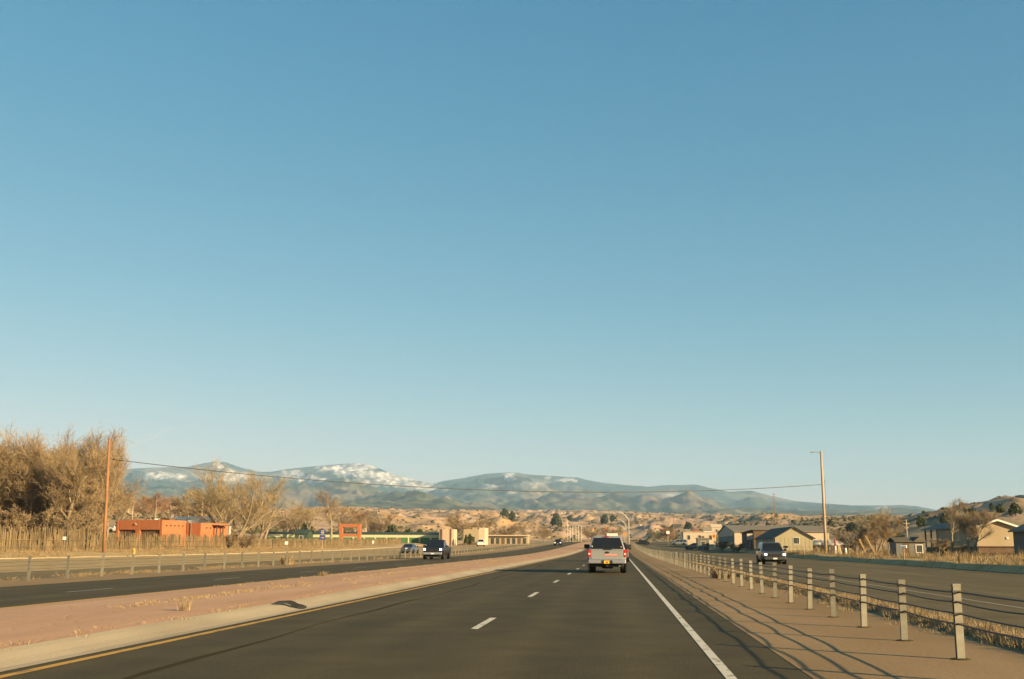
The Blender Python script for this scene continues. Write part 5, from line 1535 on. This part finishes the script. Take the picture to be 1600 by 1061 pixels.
base = np.stack([Xv, Yv, Zv-.3], 1)[:, None, :]
f5 = np.array([[0, 1, 5], [1, 2, 5], [2, 3, 5], [3, 4, 5], [4, 0, 5]])
Vs = V.reshape(-1, 3)
# skirt: bring the ring down to the soil with a second ring
ring0 = V[:, :5, :].copy(); ring0[:, :, 2] = (Zv-.6)[:, None]
Vall = np.concatenate([V, ring0], 1).reshape(-1, 3)
f_side = np.array([[6+i, 6+(i+1) % 5, (i+1) % 5] for i in range(5)]+[[6+i, (i+1) % 5, i] for i in range(5)])
fa_ = np.concatenate([f5, f_side], 0)
Fs = (np.arange(n)*11)[:, None, None]+fa_[None]
mscrub = mat('scrub', (0.060, 0.062, 0.028), (0.135, 0.105, 0.052), .05, .95, space='world', contrast=(.4, .6), spec=.03)
so = bpy.data.objects.new('desert_scrub', np_mesh('desert_scrub', Vall, Fs.reshape(-1, 3), mscrub)); COL.objects.link(so)
stuff(so, 'dark low scrub dotted over the tan badlands and slopes', 'scrub')

# --- dry grass
def spots(x0, x1, y0, y1, n, h, sp, seed, gate=.45, sc_=6.0):
    r = np.random.default_rng(seed)
    X = r.uniform(x0, x1, n); Y = r.uniform(y0, y1, n)
    k = fbm(X/sc_, Y/sc_, 3, seed+3) > r.uniform(gate-.18, gate+.12, n)
    X, Y = X[k], Y[k]
    return np.stack([X, Y, np.zeros(len(X)), h*r.uniform(.5, 1.3, len(X)), np.full(len(X), sp)], 1)
def put(name, S, m, blades, width, seed, label, zfun):
    S = S.copy(); S[:, 2] = zfun(S[:, 0], S[:, 1])
    o = bpy.data.objects.new(name, grass_mesh(name, S, m, blades, width, seed)); COL.objects.link(o)
    return stuff(o, label, 'grass')
put('verge_grass', np.concatenate([spots(-56.5, -51.6, 75, 230, 4200, .26, .30, 3, .48, 4), spots(-62, -57, 80, 200, 1000, .5, .35, 4, .45)]), M['drygrass'], 18, .010, 1, 'dry golden grass on the left verge below the stick fence', ground_z)
put('verge_grass', np.concatenate([spots(22.9, 26.5, 40, 210, 4200, .26, .30, 5, .51, 4), spots(26, 46, 60, 200, 3600, .36, .40, 6, .52, 5), spots(22.8, 32, 70, 150, 420, .85, .30, 16, .54, 4)]), M['drygrass'], 18, .009, 2, 'dry golden grass along the raised right verge', ground_z)
put('kerb_weeds', np.concatenate([spots(5.5, 6.05, 8, 90, 2400, .15, .13, 7, .38, 2.5), spots(5.0, 5.7, 8, 60, 500, .09, .14, 8, .5, 2.0), spots(5.4, 5.9, 90, 300, 900, .2, .14, 9, .40, 4)]), M['weed'], 22, .0045, 3, 'dry weeds sprouting along the frontage kerb', lambda X, Y: road_z(Y)+np.where(X > 5.7, .105, .0))
put('strip_grass', spots(-24.6, -22.7, 25, 330, 3600, .16, .22, 10, .46, 5), M['drygrass'], 18, .006, 4, 'dry grass strip along the far cable barrier', lambda X, Y: road_z(Y))
put('median_weeds', np.concatenate([spots(-7.9, -7.5, 10, 130, 380, .07, .14, 11, .52, 3.0), spots(-10.4, -9.9, 22, 120, 520, .09, .16, 12, .48, 4), spots(-13.0, -7.8, 34, 140, 420, .09, .12, 13, .52, 4), spots(-13.2, -12.9, 30, 160, 260, .09, .12, 14, .52, 4)]), M['weed'], 18, .007, 5, 'sparse dry weeds in the cracks of the pink median', lambda X, Y: road_z(Y)+np.interp(-X, [7.5, 8.2, 10.4, 12.3, 13.1], [.125, .14, .12, .07, .035]))

def tuft(name, label, X, Y, z, h, r, n, m='weed', width=.012, seed=1):
    o = bpy.data.objects.new(name, grass_mesh(name, [(0, 0, 0, h*random.uniform(.7, 1.1), r*random.uniform(.3, 1)) for _ in range(n)], M[m], 14, width, seed))
    COL.objects.link(o); o.location = (X, Y, z); return tag(o, label, 'weed')
tuft('weed_clump', 'pale dry weed clump on the pink median near the kerb', -8.35, 21.4, .13, .34, .14, 9, width=.004, seed=3)
tuft('tumbleweed', 'golden tumbleweed caught against the right cable barrier', 4.62, 51.2, .01, .55, .55, 46, 'drygrass', .014, 4)
tuft('weed_clump', 'brown weed clump at the left barrier below the blue sign', -22.9, 77, 0, .65, .45, 26, 'weed', .02, 5)
tuft('weed_clump', 'pale weed tuft on the far edge of the pink median', -12.9, 49, .045, .28, .26, 12, width=.005, seed=6)

# ------------------------------------------------------------------ contrail beyond the haze, over the left mountains
Yc = 24000.0
ca_, cb_ = (186, 705), (274, 667)
pts = []
for k in range(15):
    u = k/14
    px, py = lerp(ca_[0], cb_[0], u), lerp(ca_[1], cb_[1], u) + 1.2*math.sin(u*5)
    pts.append((at(px, Yc, py), Yc, zat(px, py, Yc)))
mc = bpy.data.materials.new('contrail_vapour'); mc.use_nodes = True
n_, l_ = mc.node_tree.nodes, mc.node_tree.links
n_.remove(n_['Principled BSDF'])
pv = n_.new('ShaderNodeVolumePrincipled'); pv.inputs['Color'].default_value = (.95, .93, .9, 1); pv.inputs['Density'].default_value = 0.0016
l_.new(pv.outputs[0], n_['Material Output'].inputs['Volume'])
o = MB().tube(pts, [14, 24, 30, 34, 40, 44, 46, 48, 50, 52, 50, 48, 44, 34, 18], 8).build('contrail', mc)
tag(o, 'faint slanting vapour trail above the left mountains', 'contrail')
